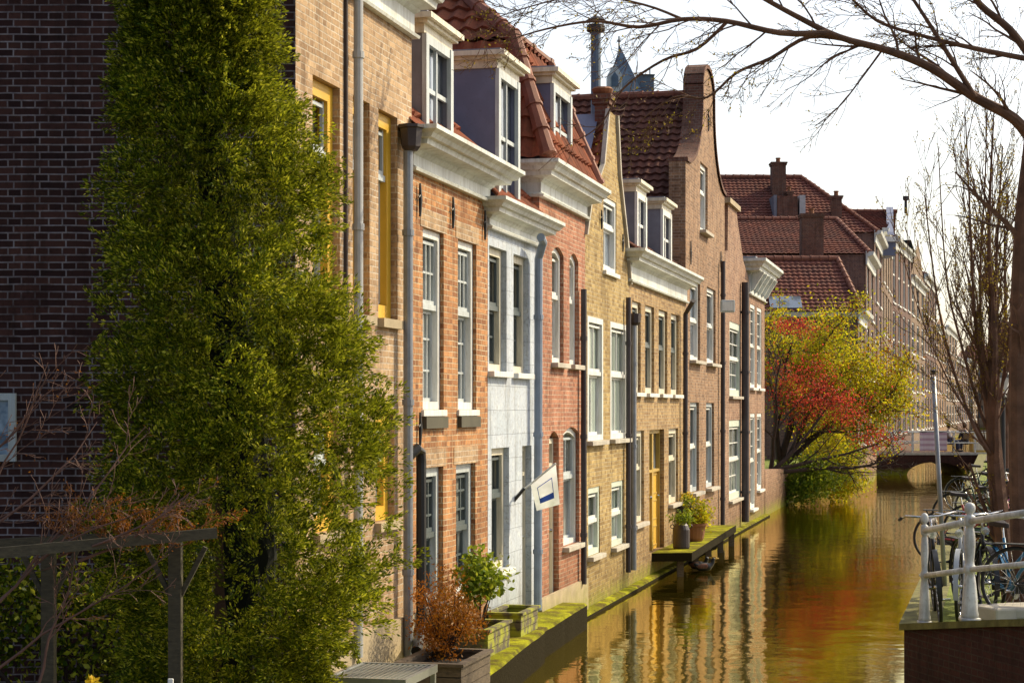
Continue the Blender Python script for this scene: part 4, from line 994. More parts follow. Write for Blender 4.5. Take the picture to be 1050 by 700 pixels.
# banner
a = at(943, 443, 87.85); b = at(971, 462, 87.85)
m, nt, bs = newmat('banner_cloth'); wv = nt.nodes.new('ShaderNodeTexWave'); wv.inputs['Scale'].default_value = 1.2; wv.bands_direction = 'Z'; nt.links.new(pos(nt), wv.inputs['Vector'])
nt.links.new(mixc(nt, (.62,.50,.56), (.45,.28,.36), ramp(nt, wv.outputs['Fac'], .5, .7)), bs.inputs['Base Color']); M['banner'] = m
bn = thing('banner', 'pale pink banner hung on the railing of the arched bridge', 'banner', (a.x, 87.85, b.z))
q = MB(); q.add([(i*(b.x-a.x)/8, .02*math.sin(i*1.3), 0) for i in range(9)]+[(i*(b.x-a.x)/8, .02*math.sin(i*1.3), a.z-b.z) for i in range(9)], [(i, i+1, 10+i, 9+i) for i in range(8)]); q.build('cloth', 'banner', bn)
q = MB(); q.tube([(0, .03, a.z-b.z), (b.x-a.x, .03, a.z-b.z)], .025, 6); q.build('rod', 'iron', bn)

def skin(name, verts, edges, radii, mat, par, sub=1):
    me = bpy.data.meshes.new(name); me.from_pydata(verts, edges, []); o = bpy.data.objects.new(name, me); COL.objects.link(o); o.parent = par
    me.materials.append(M[mat]); md = o.modifiers.new('skin', 'SKIN'); md.use_smooth_shade = True
    for i, sv_ in enumerate(me.skin_vertices[0].data):
        sv_.radius = (radii[i], radii[i]); sv_.use_root = (i == 0)
    s_ = o.modifiers.new('sub', 'SUBSURF'); s_.levels = sub; s_.render_levels = sub
    return o
M['skin'] = plain('skin', (.45,.28,.20), .6, var=.1); M['jacket1'] = plain('jacket_light', (.35,.30,.30), .8, var=.2); M['jacket2'] = plain('jacket_dark', (.03,.03,.05), .8, var=.2); M['jeans'] = plain('jeans', (.04,.05,.10), .8, var=.2); M['hair'] = plain('hair', (.03,.015,.008), .7, var=.3)
def person(label, loc, rz, jac):
    t = thing('person', label, 'person', loc, rz)
    # seated, facing local -Y ; seat 0.45
    V = [(0,0,.50),(0,.02,.72),(0,.03,.92),(0,.02,1.06),(0,0,1.14),(0,-.02,1.24),(0,-.02,1.33),
         (.17,.02,.98),(.24,-.04,.74),(.14,-.27,.66),(.06,-.33,.68),(-.17,.02,.98),(-.24,-.04,.74),(-.14,-.27,.66),(-.06,-.33,.68),
         (.1,-.06,.50),(.13,-.44,.51),(.13,-.46,.09),(.13,-.62,.05),(-.1,-.06,.50),(-.13,-.44,.51),(-.13,-.46,.09),(-.13,-.62,.05)]
    Ed = [(0,1),(1,2),(2,3),(3,4),(4,5),(5,6),(2,7),(7,8),(8,9),(9,10),(2,11),(11,12),(12,13),(13,14),(0,15),(15,16),(16,17),(17,18),(0,19),(19,20),(20,21),(21,22)]
    Rr = [.13,.13,.13,.06,.055,.095,.09,.06,.045,.035,.03,.06,.045,.035,.03,.085,.065,.045,.04,.085,.065,.045,.04]
    skin('body', V, Ed, Rr, 'skin', t)
    skin('jacket', [V[0],V[1],V[2],V[3],V[7],V[8],V[9],V[11],V[12],V[13]], [(0,1),(1,2),(2,3),(2,4),(4,5),(5,6),(2,7),(7,8),(8,9)], [.165,.165,.165,.075,.085,.07,.055,.085,.07,.055], jac, t)
    skin('trousers', [V[0],V[15],V[16],V[17],V[19],V[20],V[21]], [(0,1),(1,2),(2,3),(0,4),(4,5),(5,6)], [.15,.105,.085,.065,.105,.085,.065], 'jeans', t)
    h_ = MB(); h_.lathe([(.02,.14),(.08,.12),(.108,.06),(.112,0),(.10,-.07),(.07,-.12)], (0,.015,1.28), 14); h_.build('hair', 'hair', t, smooth=True)
    for s_ in (-1, 1):
        q = MB(); q.box(s_*.13-.05, s_*.13+.05, -.68, -.42, 0, .09); q.build('shoe', 'black', t, bevel=.02)
    return t
pz = zd+.085
p1 = at(973, 0, 90); p2 = at(990, 0, 90)
person('person in light jacket sitting sideways on a chair on the bridge', (p1.x, 90, pz), R(70), 'jacket1')
person('person in dark jacket sitting on a chair beside the wooden box', (p2.x, 90.2, pz), R(-160), 'jacket2')
def cafe_chair(loc, rz, label):
    t = thing('cafe_chair', label, 'chair', loc, rz, 'chairs on the bridge')
    q = MB(); q.box(-.2, .2, -.2, .2, .42, .45); q.build('seat', 'wood', t)
    q = MB(); q.box(-.2, .2, .19, .21, .62, .88); q.build('backrest', 'wood', t)
    for sx in (-1, 1):
        for sy in (-1, 1):
            q = MB(); q.tube([(sx*.18, sy*.18, 0), (sx*.18, sy*.18, .42 if sy < 0 else .88)], .014, 6); q.build('leg', 'iron', t)
cafe_chair((p1.x, 90, pz), R(70), 'chair under the person in the light jacket on the bridge'); cafe_chair((p2.x, 90.2, pz), R(-160), 'chair under the person in the dark jacket on the bridge')
bxp = at(1003, 0, 89.3); t = thing('wooden_box', 'upright pale wooden box standing on the bridge right of the seated people', 'box', (bxp.x, 89.3, pz))
q = MB(); q.box(-.36, .36, -.3, .3, 0, 1.0); q.build('case', 'ochre', t, bevel=.02); q = MB(); q.box(-.4, .4, -.34, .34, 1.001, 1.05); q.build('lid', 'wood', t)
q = MB(); q.box(-.3, .3, -.315, -.302, .1, .45); q.box(-.3, .3, -.315, -.302, .55, .9); q.build('panel', 'cream', t)
struct_b = MB()
sheet('bridge_street', [(-5, 92.6, 1.0), (17, 88.2, 1.0), (17, 92.6, 1.0), (-5, 95, 1.0)], 'paving')

# ================================================================== VEGETATION helpers
def grow(mb, p, d, L, r, lev, rg, P, tips, n=5):
    """recursive branch; P: dict per level"""
    seg = P['seg'][min(lev, len(P['seg'])-1)]; pts = [p.copy()]; rad = [r]; q = p.copy(); dd = d.normalized()
    for i in range(seg):
        w = P['wig']; dd = (dd+Vector((rg.uniform(-w, w), rg.uniform(-w, w), rg.uniform(-w, w)))+Vector((0, 0, P['up'])) + P.get('pull', Vector((0,0,0)))).normalized()
        q = q+dd*(L/seg); pts.append(q.copy()); rad.append(max(r*(1-(i+1)/seg*P['taper']), P['rmin']))
        if lev >= P['tiplev']: tips.append((q.copy(), dd.copy()))
    mb.tube(pts, rad, max(3, n-lev), cap=(lev == 0))
    if lev < P['levels']:
        nc = P['kids'][lev]
        for k in range(nc):
            t = P['start'][lev]+(1-P['start'][lev])*(k+rg.random()*.8)/nc; t = min(t, .99)
            fi = t*seg; i0 = int(fi); a = pts[i0].lerp(pts[min(i0+1, seg)], fi-i0)
            base_d = (pts[min(i0+1, seg)]-pts[i0]).normalized()
            ax = base_d.orthogonal().normalized(); ax.rotate(Quaternion(base_d, rg.uniform(0, 2*math.pi)))
            sp = P['spread'][lev]*rg.uniform(.7, 1.25); nd_ = base_d.copy(); nd_.rotate(Quaternion(ax, sp))
            nd_ = Vector((nd_.x, nd_.y*P.get('flat', 1.), nd_.z))
            cr = max(rad[i0]*P['rr'][lev]*rg.uniform(.8, 1.1), P['rmin'])
            grow(mb, a, nd_, L*P['lr'][lev]*(1-t*.45)*rg.uniform(.75, 1.2), cr, lev+1, rg, P, tips, n)
def leaves(name, cents, size, mat, par, rg, aspect=.55, normals=None, jit=1., fold=True):
    """small folded leaf faces"""
    npn = np.random.default_rng(rg.randint(0, 10**6)); C_ = np.array(cents); n = len(C_)
    a = npn.normal(size=(n, 3)); a /= np.linalg.norm(a, axis=1)[:, None]
    if normals is not None:
        a = a*jit+np.array(normals); a /= np.linalg.norm(a, axis=1)[:, None]
    b = npn.normal(size=(n, 3)); b -= (b*a).sum(1)[:, None]*a; b /= np.linalg.norm(b, axis=1)[:, None]
    s_ = size*npn.uniform(.55, 1.35, n)[:, None]
    v0 = C_; v1 = C_+a*s_*.5+b*s_*aspect*.5; v2 = C_+a*s_; v3 = C_+a*s_*.5-b*s_*aspect*.5
    V = np.stack([v0, v1, v2, v3], 1).reshape(-1, 3)
    me = bpy.data.meshes.new(name); me.vertices.add(4*n); me.vertices.foreach_set('co', V.ravel())
    me.loops.add(4*n); me.loops.foreach_set('vertex_index', np.arange(4*n)); me.polygons.add(n)
    me.polygons.foreach_set('loop_start', np.arange(0, 4*n, 4)); me.update(calc_edges=True); me.validate()
    return finish(name, me, mat, par, False, uv=False)
def blob_points(c, rad, n, rg, clumps=14, cs=.35, shell=.5):
    """points gathered in uneven clumps inside an ellipsoid"""
    out = []; cl = []
    for _ in range(clumps):
        v = Vector((rg.gauss(0,1), rg.gauss(0,1), rg.gauss(0,1))).normalized()*(rg.uniform(shell, 1)); cl.append(v)
    for _ in range(n):
        k = rg.choice(cl); v = k+Vector((rg.gauss(0,cs), rg.gauss(0,cs), rg.gauss(0,cs)))
        out.append((c[0]+v.x*rad[0], c[1]+v.y*rad[1], c[2]+v.z*rad[2]))
    return out

# ---- big conifer
CY = 13.7; s_c = F/CY
prof = [(-160, 165, 232), (-60, 130, 262), (0, 132, 276), (60, 124, 280), (95, 118, 284), (118, 114, 308), (150, 112, 322), (200, 108, 342), (280, 106, 352), (345, 104, 372), (400, 98, 392), (470, 96, 400), (560, 96, 415), (605, 105, 402), (660, 120, 368), (720, 135, 325), (790, 160, 300)]
def cprofile(y):
    for (a, l0, r0), (b, l1, r1) in zip(prof, prof[1:]):
        if a <= y <= b:
            t = (y-a)/(b-a); return l0+(l1-l0)*t, r0+(r1-r0)*t
    return prof[-1][1:]
rg = random.Random(11); C_pts = []; C_nrm = []
tree = thing('conifer', 'tall dense green conifer in front of the dark brick end wall', 'tree', ((232-525)/s_c, CY, .35))
tb = Vector(tree.location)
# clumps (branch fans) on the surface
clumps = []; masses = []
for i in range(290):
    y = rg.uniform(-150, 770); a = rg.uniform(-math.pi, math.pi)
    masses.append((y, a, rg.uniform(.10, .23), rg.uniform(.80, 1.06)))
for i in range(6000):
    inner = i >= 4500
    y0_, a0_, sp_, rad_ = rg.choice(masses)
    g1_, g2_ = rg.gauss(0, 1), rg.gauss(0, 1); fall = math.exp(-(g1_*g1_+g2_*g2_)*.22)
    y = y0_+g1_*sp_*s_c*1.05+18*(1-fall); l, r_ = cprofile(max(-158, min(788, y))); cx = (l+r_)/2; hw = max(.12, (r_-l)/2/s_c-.03)
    a = a0_+g2_*sp_/hw*1.05; rr = hw*rad_*(.58+.42*fall)*rg.uniform(.93, 1.03)
    if inner: rr = hw*rg.uniform(.22, .66); a = rg.uniform(-math.pi, math.pi)
    elif i % 4 == 0 and math.sin(a) > 0: a = -a; rr *= .93
    X = (cx-525)/s_c+rr*math.cos(a); Yv = CY+rr*.85*math.sin(a); Z = EYE-(y-HY)/s_c
    clumps.append((Vector((X, Yv, Z)), Vector((math.cos(a), math.sin(a)*.85, 0))))
for c, nrm in clumps:
    d = (nrm*rg.uniform(.4, 1.0)+Vector((rg.uniform(-.85,.85), rg.uniform(-.4,.4), rg.uniform(-.2, .9)))).normalized()
    w = d.cross(Vector((rg.gauss(0,1), rg.gauss(0,1), rg.gauss(0,1)))).normalized()
    L = rg.uniform(.10, .25)
    for k in range(80):
        t = rg.random()**.8; sd = rg.uniform(-1, 1)*(.22+.5*t*(1-t)*2)*L*.9
        P_ = c+d*(t*L)+w*sd+Vector((rg.gauss(0,.008), rg.gauss(0,.008), rg.gauss(0,.008)-.08*t*L))
        C_pts.append(tuple(P_-tb)); dn = (d+w*(sd/L)*2.4).normalized(); C_nrm.append(tuple(dn))
leaves('foliage', C_pts, .034, 'thuja', tree, rg, aspect=.36, normals=C_nrm, jit=.35)
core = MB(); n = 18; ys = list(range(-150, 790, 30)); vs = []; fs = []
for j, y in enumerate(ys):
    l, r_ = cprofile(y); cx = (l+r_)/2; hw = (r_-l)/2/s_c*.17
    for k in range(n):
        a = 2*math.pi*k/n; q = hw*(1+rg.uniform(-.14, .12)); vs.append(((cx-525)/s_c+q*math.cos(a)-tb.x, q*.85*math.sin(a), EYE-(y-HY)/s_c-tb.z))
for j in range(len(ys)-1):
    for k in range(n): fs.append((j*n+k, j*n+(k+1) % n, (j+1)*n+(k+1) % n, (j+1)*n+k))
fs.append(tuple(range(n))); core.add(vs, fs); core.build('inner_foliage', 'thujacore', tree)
q = MB(); q.tube([(0,0,-.1), (.02,0,1.2), (.0,0,3.5)], [.13,.11,.06], 8); q.build('trunk', 'bark', tree)
# ---- pergola
def atl(px, py, Y): return at(px, py, Y)
pg = thing('pergola', 'dark weathered wooden pergola with braced posts at lower left', 'pergola', tuple(atl(180, 700, 12.2)))
o = Vector(pg.location)
a = atl(-60, 572, 11.6)-o; b = atl(222, 546, 12.1)-o
q = MB(); d = (b-a).normalized(); 
q.tube([a, b], .048, 4); q.build('beam', 'wooddark', pg)
q = MB(); a2 = atl(-60, 560, 12.9)-o; b2 = atl(200, 546, 13.4)-o; q.tube([a2, b2], .045, 4); q.build('beam', 'wooddark', pg)
for px in (50, 180):
    t0 = atl(px, 556, 12.4)-o; q = MB(); q.tube([t0, Vector((t0.x, t0.y, .35-o.z))], .06, 4); q.build('post', 'wooddark', pg)
    for sd in (-1, 1):
        q = MB(); q.tube([t0+Vector((0, 0, -.42)), t0+Vector((sd*.2, 0, -.03))], .022, 4); q.build('brace', 'wooddark', pg)
# ---- orange twig shrub/vine over it
rg = random.Random(5)
vn = thing('twiggy_vine', 'orange twiggy bare climber sprawling over the pergola at left', 'vine', tuple(atl(10, 700, 12.0)))
o = Vector(vn.location); q = MB(); tips = []
Pv = dict(seg=[9,6,4,3], wig=.20, up=.02, taper=.7, rmin=.0022, levels=3, tiplev=2, kids=[5,4,2], start=[.2,.15,.2], spread=[.6,.7,.7], lr=[.45,.5,.5], rr=[.6,.6,.7], flat=.5)
for (px, py, tx, ty, L) in ((-30, 640, 200, 470, 1.7), (-60, 600, 130, 420, 1.6), (-20, 700, 160, 560, 1.5), (-60, 500, 80, 400, 1.1), (-30, 660, 60, 430, 1.5), (60, 570, 190, 520, 1.0), (80, 575, 150, 545, .8), (40, 700, 60, 600, .9), (-40, 560, 90, 470, 1.2)):
    s0 = atl(px, py, 11.9)-o; e0 = atl(tx, ty, 11.9)-o
    grow(q, s0, e0-s0, L, .011, 0, rg, Pv, tips)
q.build('stems', 'twigpale', vn, uv=False)
lp = [tuple(p+Vector((rg.gauss(0,.02), rg.gauss(0,.02), rg.gauss(0,.02)))) for p, d in tips if rg.random() < .16]
# denser orange growth lying on the beam
q = MB(); tips2 = []
for i in range(26):
    s0 = atl(rg.uniform(75, 200), rg.uniform(545, 562), 12.1)-o
    grow(q, s0, Vector((rg.uniform(-1,1), rg.uniform(-.4,.2), rg.uniform(.1,.9))), rg.uniform(.15,.36), .004, 1, rg, Pv, tips2)
q.build('shoots', 'twig', vn, uv=False)
lp += [tuple(p+Vector((rg.gauss(0,.012), rg.gauss(0,.012), rg.gauss(0,.012)))) for p, d in tips2 for _ in range(3)]
leaves('leaf_buds', lp, .022, 'leafo', vn, rg, aspect=.35)
# yellow flower bottom-left
fp = atl(93, 704, 11.5); fw2 = thing('yellow_flower', 'single yellow flower peeping up at the bottom edge near the pergola', 'flower', (fp.x, fp.y, .35))
q = MB(); q.tube([(0,0,0), (.01,0,fp.z-.35)], .005, 5); q.build('stem', 'leafg', fw2)
leaves('petals', [(rg.gauss(0,.012), rg.gauss(0,.012), fp.z-.33+rg.gauss(0,.01)) for _ in range(40)], .05, 'petaly', fw2, rg)
fp = atl(175, 700, 12.0); ps = thing('garden_stake', 'small white tipped stake beside the pergola post', 'stake', (fp.x, fp.y, .35)); q = MB(); q.box(-.008, .008, -.008, .008, 0, fp.z-.35); q.build('rod', 'wood', ps); q = MB(); q.box(-.018, .018, -.01, .01, fp.z-.36, fp.z-.32); q.build('tip', 'white', ps, bevel=.005)

# ---- bushes and trees in the far garden
def garden_tree(name, label, base, targets, crown, mats, seed, leafsize, nleaf, r0=.11):
    rg = random.Random(seed); t = thing(name, label, 'tree', base, 0)
    q = MB(); tips = []
    P = dict(seg=[7,5,4,3], wig=.22, up=.03, taper=.75, rmin=.008, levels=3, tiplev=1, kids=[7,5,3], start=[.25,.15,.1], spread=[.75,.7,.7], lr=[.5,.55,.55], rr=[.55,.55,.6])
    bv = Vector(base)
    for tg in targets:
        d = Vector(tg)-bv; grow(q, Vector((0,0,0)), d+Vector((0,0,.3)), d.length*1.05, r0, 0, rg, P, tips, 6)
    q.build('trunk', 'barkfar', t, uv=False)
    for k, (mt_, frac, c, rd) in enumerate(crown):
        pts = [tuple(p+Vector((rg.gauss(0,.16), rg.gauss(0,.16), rg.gauss(0,.13)))) for p, dd in rg.choices(tips, k=int(nleaf*frac)) if abs(1) ]
        pts2 = blob_points(Vector(c)-bv, rd, int(nleaf*frac*1.1), rg, clumps=46, cs=.22, shell=.2)
        if mt_[1]: pts = [p for p in pts if sum(((p[i]+bv[i]-c[i])/(rd[i]*1.5))**2 for i in range(3)) < 1]
        leaves('foliage', pts+pts2, leafsize, mt_[0], t, rg, aspect=.6)
    return t
Yt = 62.
g1 = at(800, 492, 63); tY = [tuple(at(850, 345, 63)), tuple(at(905, 400, 64)), tuple(at(835, 330, 62)), tuple(at(880, 420, 61)), tuple(at(800, 350, 62))]
garden_tree('yellow_budding_tree', 'yellow green budding tree spreading over the garden and canal beyond the last house', (g1.x, 63, 1.1), tY,
            [(('leafy', 0), .55, tuple(at(858, 385, 63)), (2.3, 1.8, 2.2)), (('leafy', 0), .25, tuple(at(905, 405, 64)), (1.3, 1.4, 1.5)), (('leafo', 0), .12, tuple(at(900, 390, 64)), (1.4, 1.4, 1.6))], None, 3, .10, 15000)
g2 = at(790, 500, 59.5); tR = [tuple(at(820, 370, 59)), tuple(at(870, 410, 60)), tuple(at(915, 462, 61)), tuple(at(895, 450, 60))]
garden_tree('red_maple', 'red leaved small tree arching low over the canal in front of the yellow green one', (g2.x, 59.5, 1.1), tR,
            [(('leafr', 1), .45, tuple(at(815, 395, 59.5)), (1.2, 1.1, 1.1)), (('leafr', 1), .25, tuple(at(865, 415, 60)), (1.3, 1.0, .65)), (('leafr', 1), .10, tuple(at(900, 450, 60.5)), (1.0, .8, .42)), (('leafr', 1), .16, tuple(at(815, 335, 60)), (.9, .9, .42))], None, 4, .075, 4800, .08)
def bush(name, label, c, rd, n, size, mat, seed, cat='bush', clumps=14, stems=6, base_z=None, group=None, cs=.3, aspect=.55):
    rg = random.Random(seed); bz = base_z if base_z is not None else c[2]-rd[2]
    t = thing(name, label, cat, (c[0], c[1], bz), 0, group); bv = Vector(t.location)
    q = MB()
    for k in range(stems):
        e = Vector((rg.uniform(-.7,.7)*rd[0], rg.uniform(-.7,.7)*rd[1], c[2]-bz+rg.uniform(0,.6)*rd[2])); q.tube([(0,0,0), e*.5+Vector((rg.uniform(-.05,.05),0,0)), e], [.02*max(rd), .013*max(rd), .006*max(rd)], 5)
    q.build('stems', 'barkfar', t, uv=False)
    leaves('foliage', blob_points(Vector(c)-bv, rd, n, rg, clumps, cs, .35), size, mat, t, rg, aspect=aspect)
    return t
bush('ivy_bush', 'dark glossy green bush hanging over the waterline beyond the last house', tuple(at(828, 493, 60.5)), (1.15, 1.0, .62), 6500, .11, 'leafg', 21, stems=8, base_z=.6, clumps=26)
bush('ivy_bush', 'bright yellow green bush at the waterline under the arching trees', tuple(at(858, 492, 62.5)), (.75, .8, .75), 4200, .10, 'leafy', 22, stems=8, base_z=.6, clumps=22)
bush('ivy_bush', 'yellow shrub behind the bushes at the foot of the far garden wall', tuple(at(850, 455, 66)), (1.0, 1.0, 1.1), 3500, .10, 'leafy', 23, stems=8, base_z=1.0, clumps=24)
bush('ivy_bush', 'low dark bush at the far corner of the garden wall near the bridge', tuple(at(872, 470, 68)), (.7, .8, .9), 2600, .10, 'leafd', 24, stems=8, base_z=1.0, clumps=20)

# ================================================================== LEDGE ITEMS
def on_ledge(px, Y, o): pass
def planter(label, Y, o, lx, ly, h, rz=0., mat='woodmoss', z=.40, group='planters on the mossy ledge'):
    t = thing('planter_box', label, 'planter', (fl_(Y)+o, Y, z), R(-13.6)+rz, group)
    q = MB(); th = .03
    for k in range(3):
        z0, z1 = h*k/3+.004, h*(k+1)/3-.004
        q.box(-lx/2, lx/2, -ly/2, -ly/2+th, z0, z1); q.box(-lx/2, lx/2, ly/2-th, ly/2, z0, z1); q.box(-lx/2, -lx/2+th, -ly/2+th, ly/2-th, z0, z1); q.box(lx/2-th, lx/2, -ly/2+th, ly/2-th, z0, z1)
    q.build('side_boards', mat, t)
    q = MB(); q.box(-lx/2-.03, lx/2+.03, -ly/2-.03, -ly/2+.05, h, h+.03); q.box(-lx/2-.03, lx/2+.03, ly/2-.05, ly/2+.03, h, h+.03); q.box(-lx/2-.03, -lx/2+.05, -ly/2+.051, ly/2-.051, h, h+.03); q.box(lx/2-.05, lx/2+.03, -ly/2+.051, ly/2-.051, h, h+.03); q.build('rim', mat, t)
    q = MB(); q.box(-lx/2+th, lx/2-th, -ly/2+th, ly/2-th, .02, h-.06); q.build('soil', 'soil', t)
    return t
planter('dark wooden planter holding the rusty orange shrub, nearest of the planters', 17.9, .72, .62, 1.1, .30, mat='wood')
planter('mossy wooden planter box beneath the green shrub below the sash windows', 20.7, .34, .42, 1.0, .28)
planter('empty mossy planter box further along the ledge by the blue door', 22.5, .27, .40, .9, .26)
bush('rusty_shrub', 'rusty orange shrub growing from the nearest planter', (fl_(18.3)+.62, 18.3, 1.05), (.34, .5, .42), 5200, .038, 'leafo', 31, 'shrub', clumps=42, stems=34, base_z=.66, cs=.17, aspect=.4)
bush('camellia_shrub', 'glossy green shrub with pale leaf tips beside the lower sash windows', (fl_(20.3)+.44, 20.3, 1.20), (.27, .45, .30), 1700, .075, 'leafg', 32, 'shrub', clumps=24, stems=12, base_z=.66, cs=.22)
leaves('blossom', blob_points((0, 0, .55), (.27, .4, .28), 130, rng, 24, .22), .06, 'petalw', bpy.data.objects['camellia_shrub'], rng)
bush('dark_hedge', 'dark shaded hedge behind the pergola at the foot of the end wall', tuple(at(70, 640, 14.9)), (1.35, .35, .55), 7000, .06, 'thuja', 61, 'hedge', clumps=60, stems=10, base_z=.35, cs=.2)
# grating bench at bottom
gt = thing('grating_table', 'galvanised slatted metal table top at the bottom edge below the conifer', 'table', tuple(atl(392, 690, 15.2)), R(-13.6))
q = MB()
for k in range(13): q.box(-.30+k*.046, -.28+k*.046, -.42, .42, -.005, .02)
q.build('slats', 'steel', gt)
q = MB(); q.box(-.34, .34, -.46, -.421, -.04, .025); q.box(-.34, .34, .421, .46, -.04, .025); q.box(-.34, -.301, -.42, .42, -.04, .025); q.box(.301, .34, -.42, .42, -.04, .025); q.build('frame', 'steel', gt)
zf = gt.location.z-.22
for sx in (-1, 1):
    for sy in (-1, 1):
        q = MB(); q.box(sx*.31-.02, sx*.31+.02, sy*.43-.02, sy*.43+.02, -zf, -.041); q.build('leg', 'steel', gt)
# side ledge stone near A
# flag
fa = at(519, 512, 0.1)
Yf = 22.9; Yf = lineY(528); p0 = Vector((fl_(Yf), Yf, EYE-(509-HY)*Yf/F)); fg = thing('flag', 'white flag with blue outlined square on a pole slanting from the grey house', 'flag', tuple(p0))
tip = Vector((.52, -.12, .43))
q = MB(); q.tube([(0,0,0), tip], .013, 8); q.build('pole', 'white', fg)
q = MB(); q.tube([(-.02,0,-.06), (.12,-.03,.11)], .022, 8); q.build('pole_holder', 'iron', fg)
def flagpt(u, v):  # u across, v along the pole down
    base_ = tip*(1-v*.62); out_ = Vector((.05+.03*v, -.03, -.52+.18*v)); pt = base_+out_*u
    pt.y += .015*math.sin(u*5+v*4); return pt
cl = MB(); n = 8; vs = [flagpt(i/n, j/n) for j in range(n+1) for i in range(n+1)]
cl.add(vs, [(j*(n+1)+i, j*(n+1)+i+1, (j+1)*(n+1)+i+1, (j+1)*(n+1)+i) for j in range(n) for i in range(n)])
M['flagw'] = leafmat('flag_white', [(.85,.86,.88), (.85,.86,.88)], .6, .8, glow=0.); M['flagb'] = plain('flag_blue', (.05,.10,.42), .8, var=.1); M['flagp'] = plain('flag_pale', (.60,.66,.68), .8, var=.1)
clo = cl.build('cloth', 'flagw', fg, smooth=True)
def decal(u0, u1, v0, v1, mat, name, off=.005):
    d = MB(); n = 6; nr = Vector((.1, -1, 0)).normalized()*off
    vs = [flagpt(u0+(u1-u0)*i/n, v0+(v1-v0)*j/n)+nr for j in range(n+1) for i in range(n+1)]
    d.add(vs, [(j*(n+1)+i, j*(n+1)+i+1, (j+1)*(n+1)+i+1, (j+1)*(n+1)+i) for j in range(n) for i in range(n)]); return d.build(name, mat, clo)
M['flagb'] = leafmat('flag_blue', [(.05,.11,.50), (.06,.13,.55)], .5, .8, glow=0.)
ob = MB(); nrm_ = Vector((.1, -1, 0)).normalized()*.004
def strip(u0, u1, v0, v1, n=6):
    vs = [flagpt(u0+(u1-u0)*i/n, v0+(v1-v0)*j/n)+nrm_ for j in range(n+1) for i in range(n+1)]
    ob.add(vs, [(j*(n+1)+i, j*(n+1)+i+1, (j+1)*(n+1)+i+1, (j+1)*(n+1)+i) for j in range(n) for i in range(n)])
strip(.26, .285, .20, .80); strip(.285, .64, .20, .225); strip(.285, .64, .775, .80); strip(.64, .80, .20, .80)
ob.build('square_emblem', 'flagb', clo)

# pots on the landing
def pot(name, label, px, py, Y, o, prof_, mat, cat='pot'):
    t = thing(name, label, cat, (fl_(Y)+o, Y, .462)); q = MB(); q.lathe(prof_, (0,0,0), 18); q.build('body', mat, t, smooth=False); return t
mc = pot('milk_churn', 'tall rusty brown milk churn on the mossy landing', 0, 0, 35.3, .38, [(.15,0),(.16,.03),(.16,.36),(.13,.44),(.09,.48),(.09,.54),(.12,.56),(.12,.58),(.08,.58)], 'darkpipe', 'churn')
q = MB(); q.torus((.17,0,.42), .035, .008, 'y', 12, 5); q.torus((-.17,0,.42), .035, .008, 'y', 12, 5); q.build('handle', 'iron', mc)
pt_ = pot('terracotta_pot', 'wide brown plant pot beside the milk churn on the landing', 0, 0, 37.3, .33, [(.17,0),(.20,.06),(.24,.30),(.27,.31),(.27,.36),(.24,.36),(.22,.31)], 'terracotta')
bush('pot_shrub', 'leafy yellow green shrub growing from the wide brown pot', (fl_(37.3)+.33, 37.3, .46+.36+.24), (.32, .32, .27), 900, .07, 'leafy', 41, 'shrub', stems=8, base_z=.8)
bush('pot_shrub', 'small green plant sprouting beside the milk churn', (fl_(35.0)+.42, 35.0, .46+.62), (.22, .22, .12), 450, .06, 'leafg', 42, 'shrub', stems=6, base_z=.98)
wb = thing('window_box', 'small window box of orange flowers under the window above the churn', 'planter', (fl_(37.6)+.16, 37.6, 1.18), R(-13.6)); q = MB(); q.box(-.14, .14, -.45, .45, -.14, 0); q.build('box', 'darkpipe', wb)
leaves('foliage', blob_points((0,0,.1), (.14,.42,.12), 500, rg, 14, .25), .05, 'leafg', wb, rg); leaves('blossom', blob_points((0,0,.14), (.14,.4,.1), 260, rg, 12, .25), .045, 'petaly', wb, rg)
# ducks
def duck(loc, rz, label):
    t = thing('duck', label, 'duck', loc, rz, 'ducks by the landing')
    V = [(0,0,.08),(0,.12,.10),(0,.2,.16),(0,-.1,.10),(0,-.16,.15),(0,-.18,.23),(0,-.20,.27)]; E2 = [(0,1),(1,2),(0,3),(3,4),(4,5),(5,6)]
    skin('body', V, E2, [.09,.07,.02,.075,.045,.035,.042], 'iron', t, 2)
    q = MB(); q.tube([(0,-.235,.262),(0,-.29,.25)], [.016,.010], 6); q.build('beak', 'yellow', t)
    for s_ in (-1,1):
        q = MB(); q.lathe([(.01,0),(.06,.05),(.055,.16),(.01,.26)], (0,0,0), 8); q.xf(Matrix.Translation((s_*.065,-.08,.11)) @ Matrix.Rotation(R(-90),4,'X') @ Matrix.Diagonal((.4,.9,1,1))); q.build('wing', 'chimney', t, smooth=True)
duck(tuple(at(722, 568, 35.5).xy)+(.0,), R(100), 'dark duck floating beside the mossy landing, nearer the churn'); duck(tuple(at(716, 577, 35.8).xy)+(0,), R(60), 'dark duck floating just behind the other off the landing end')

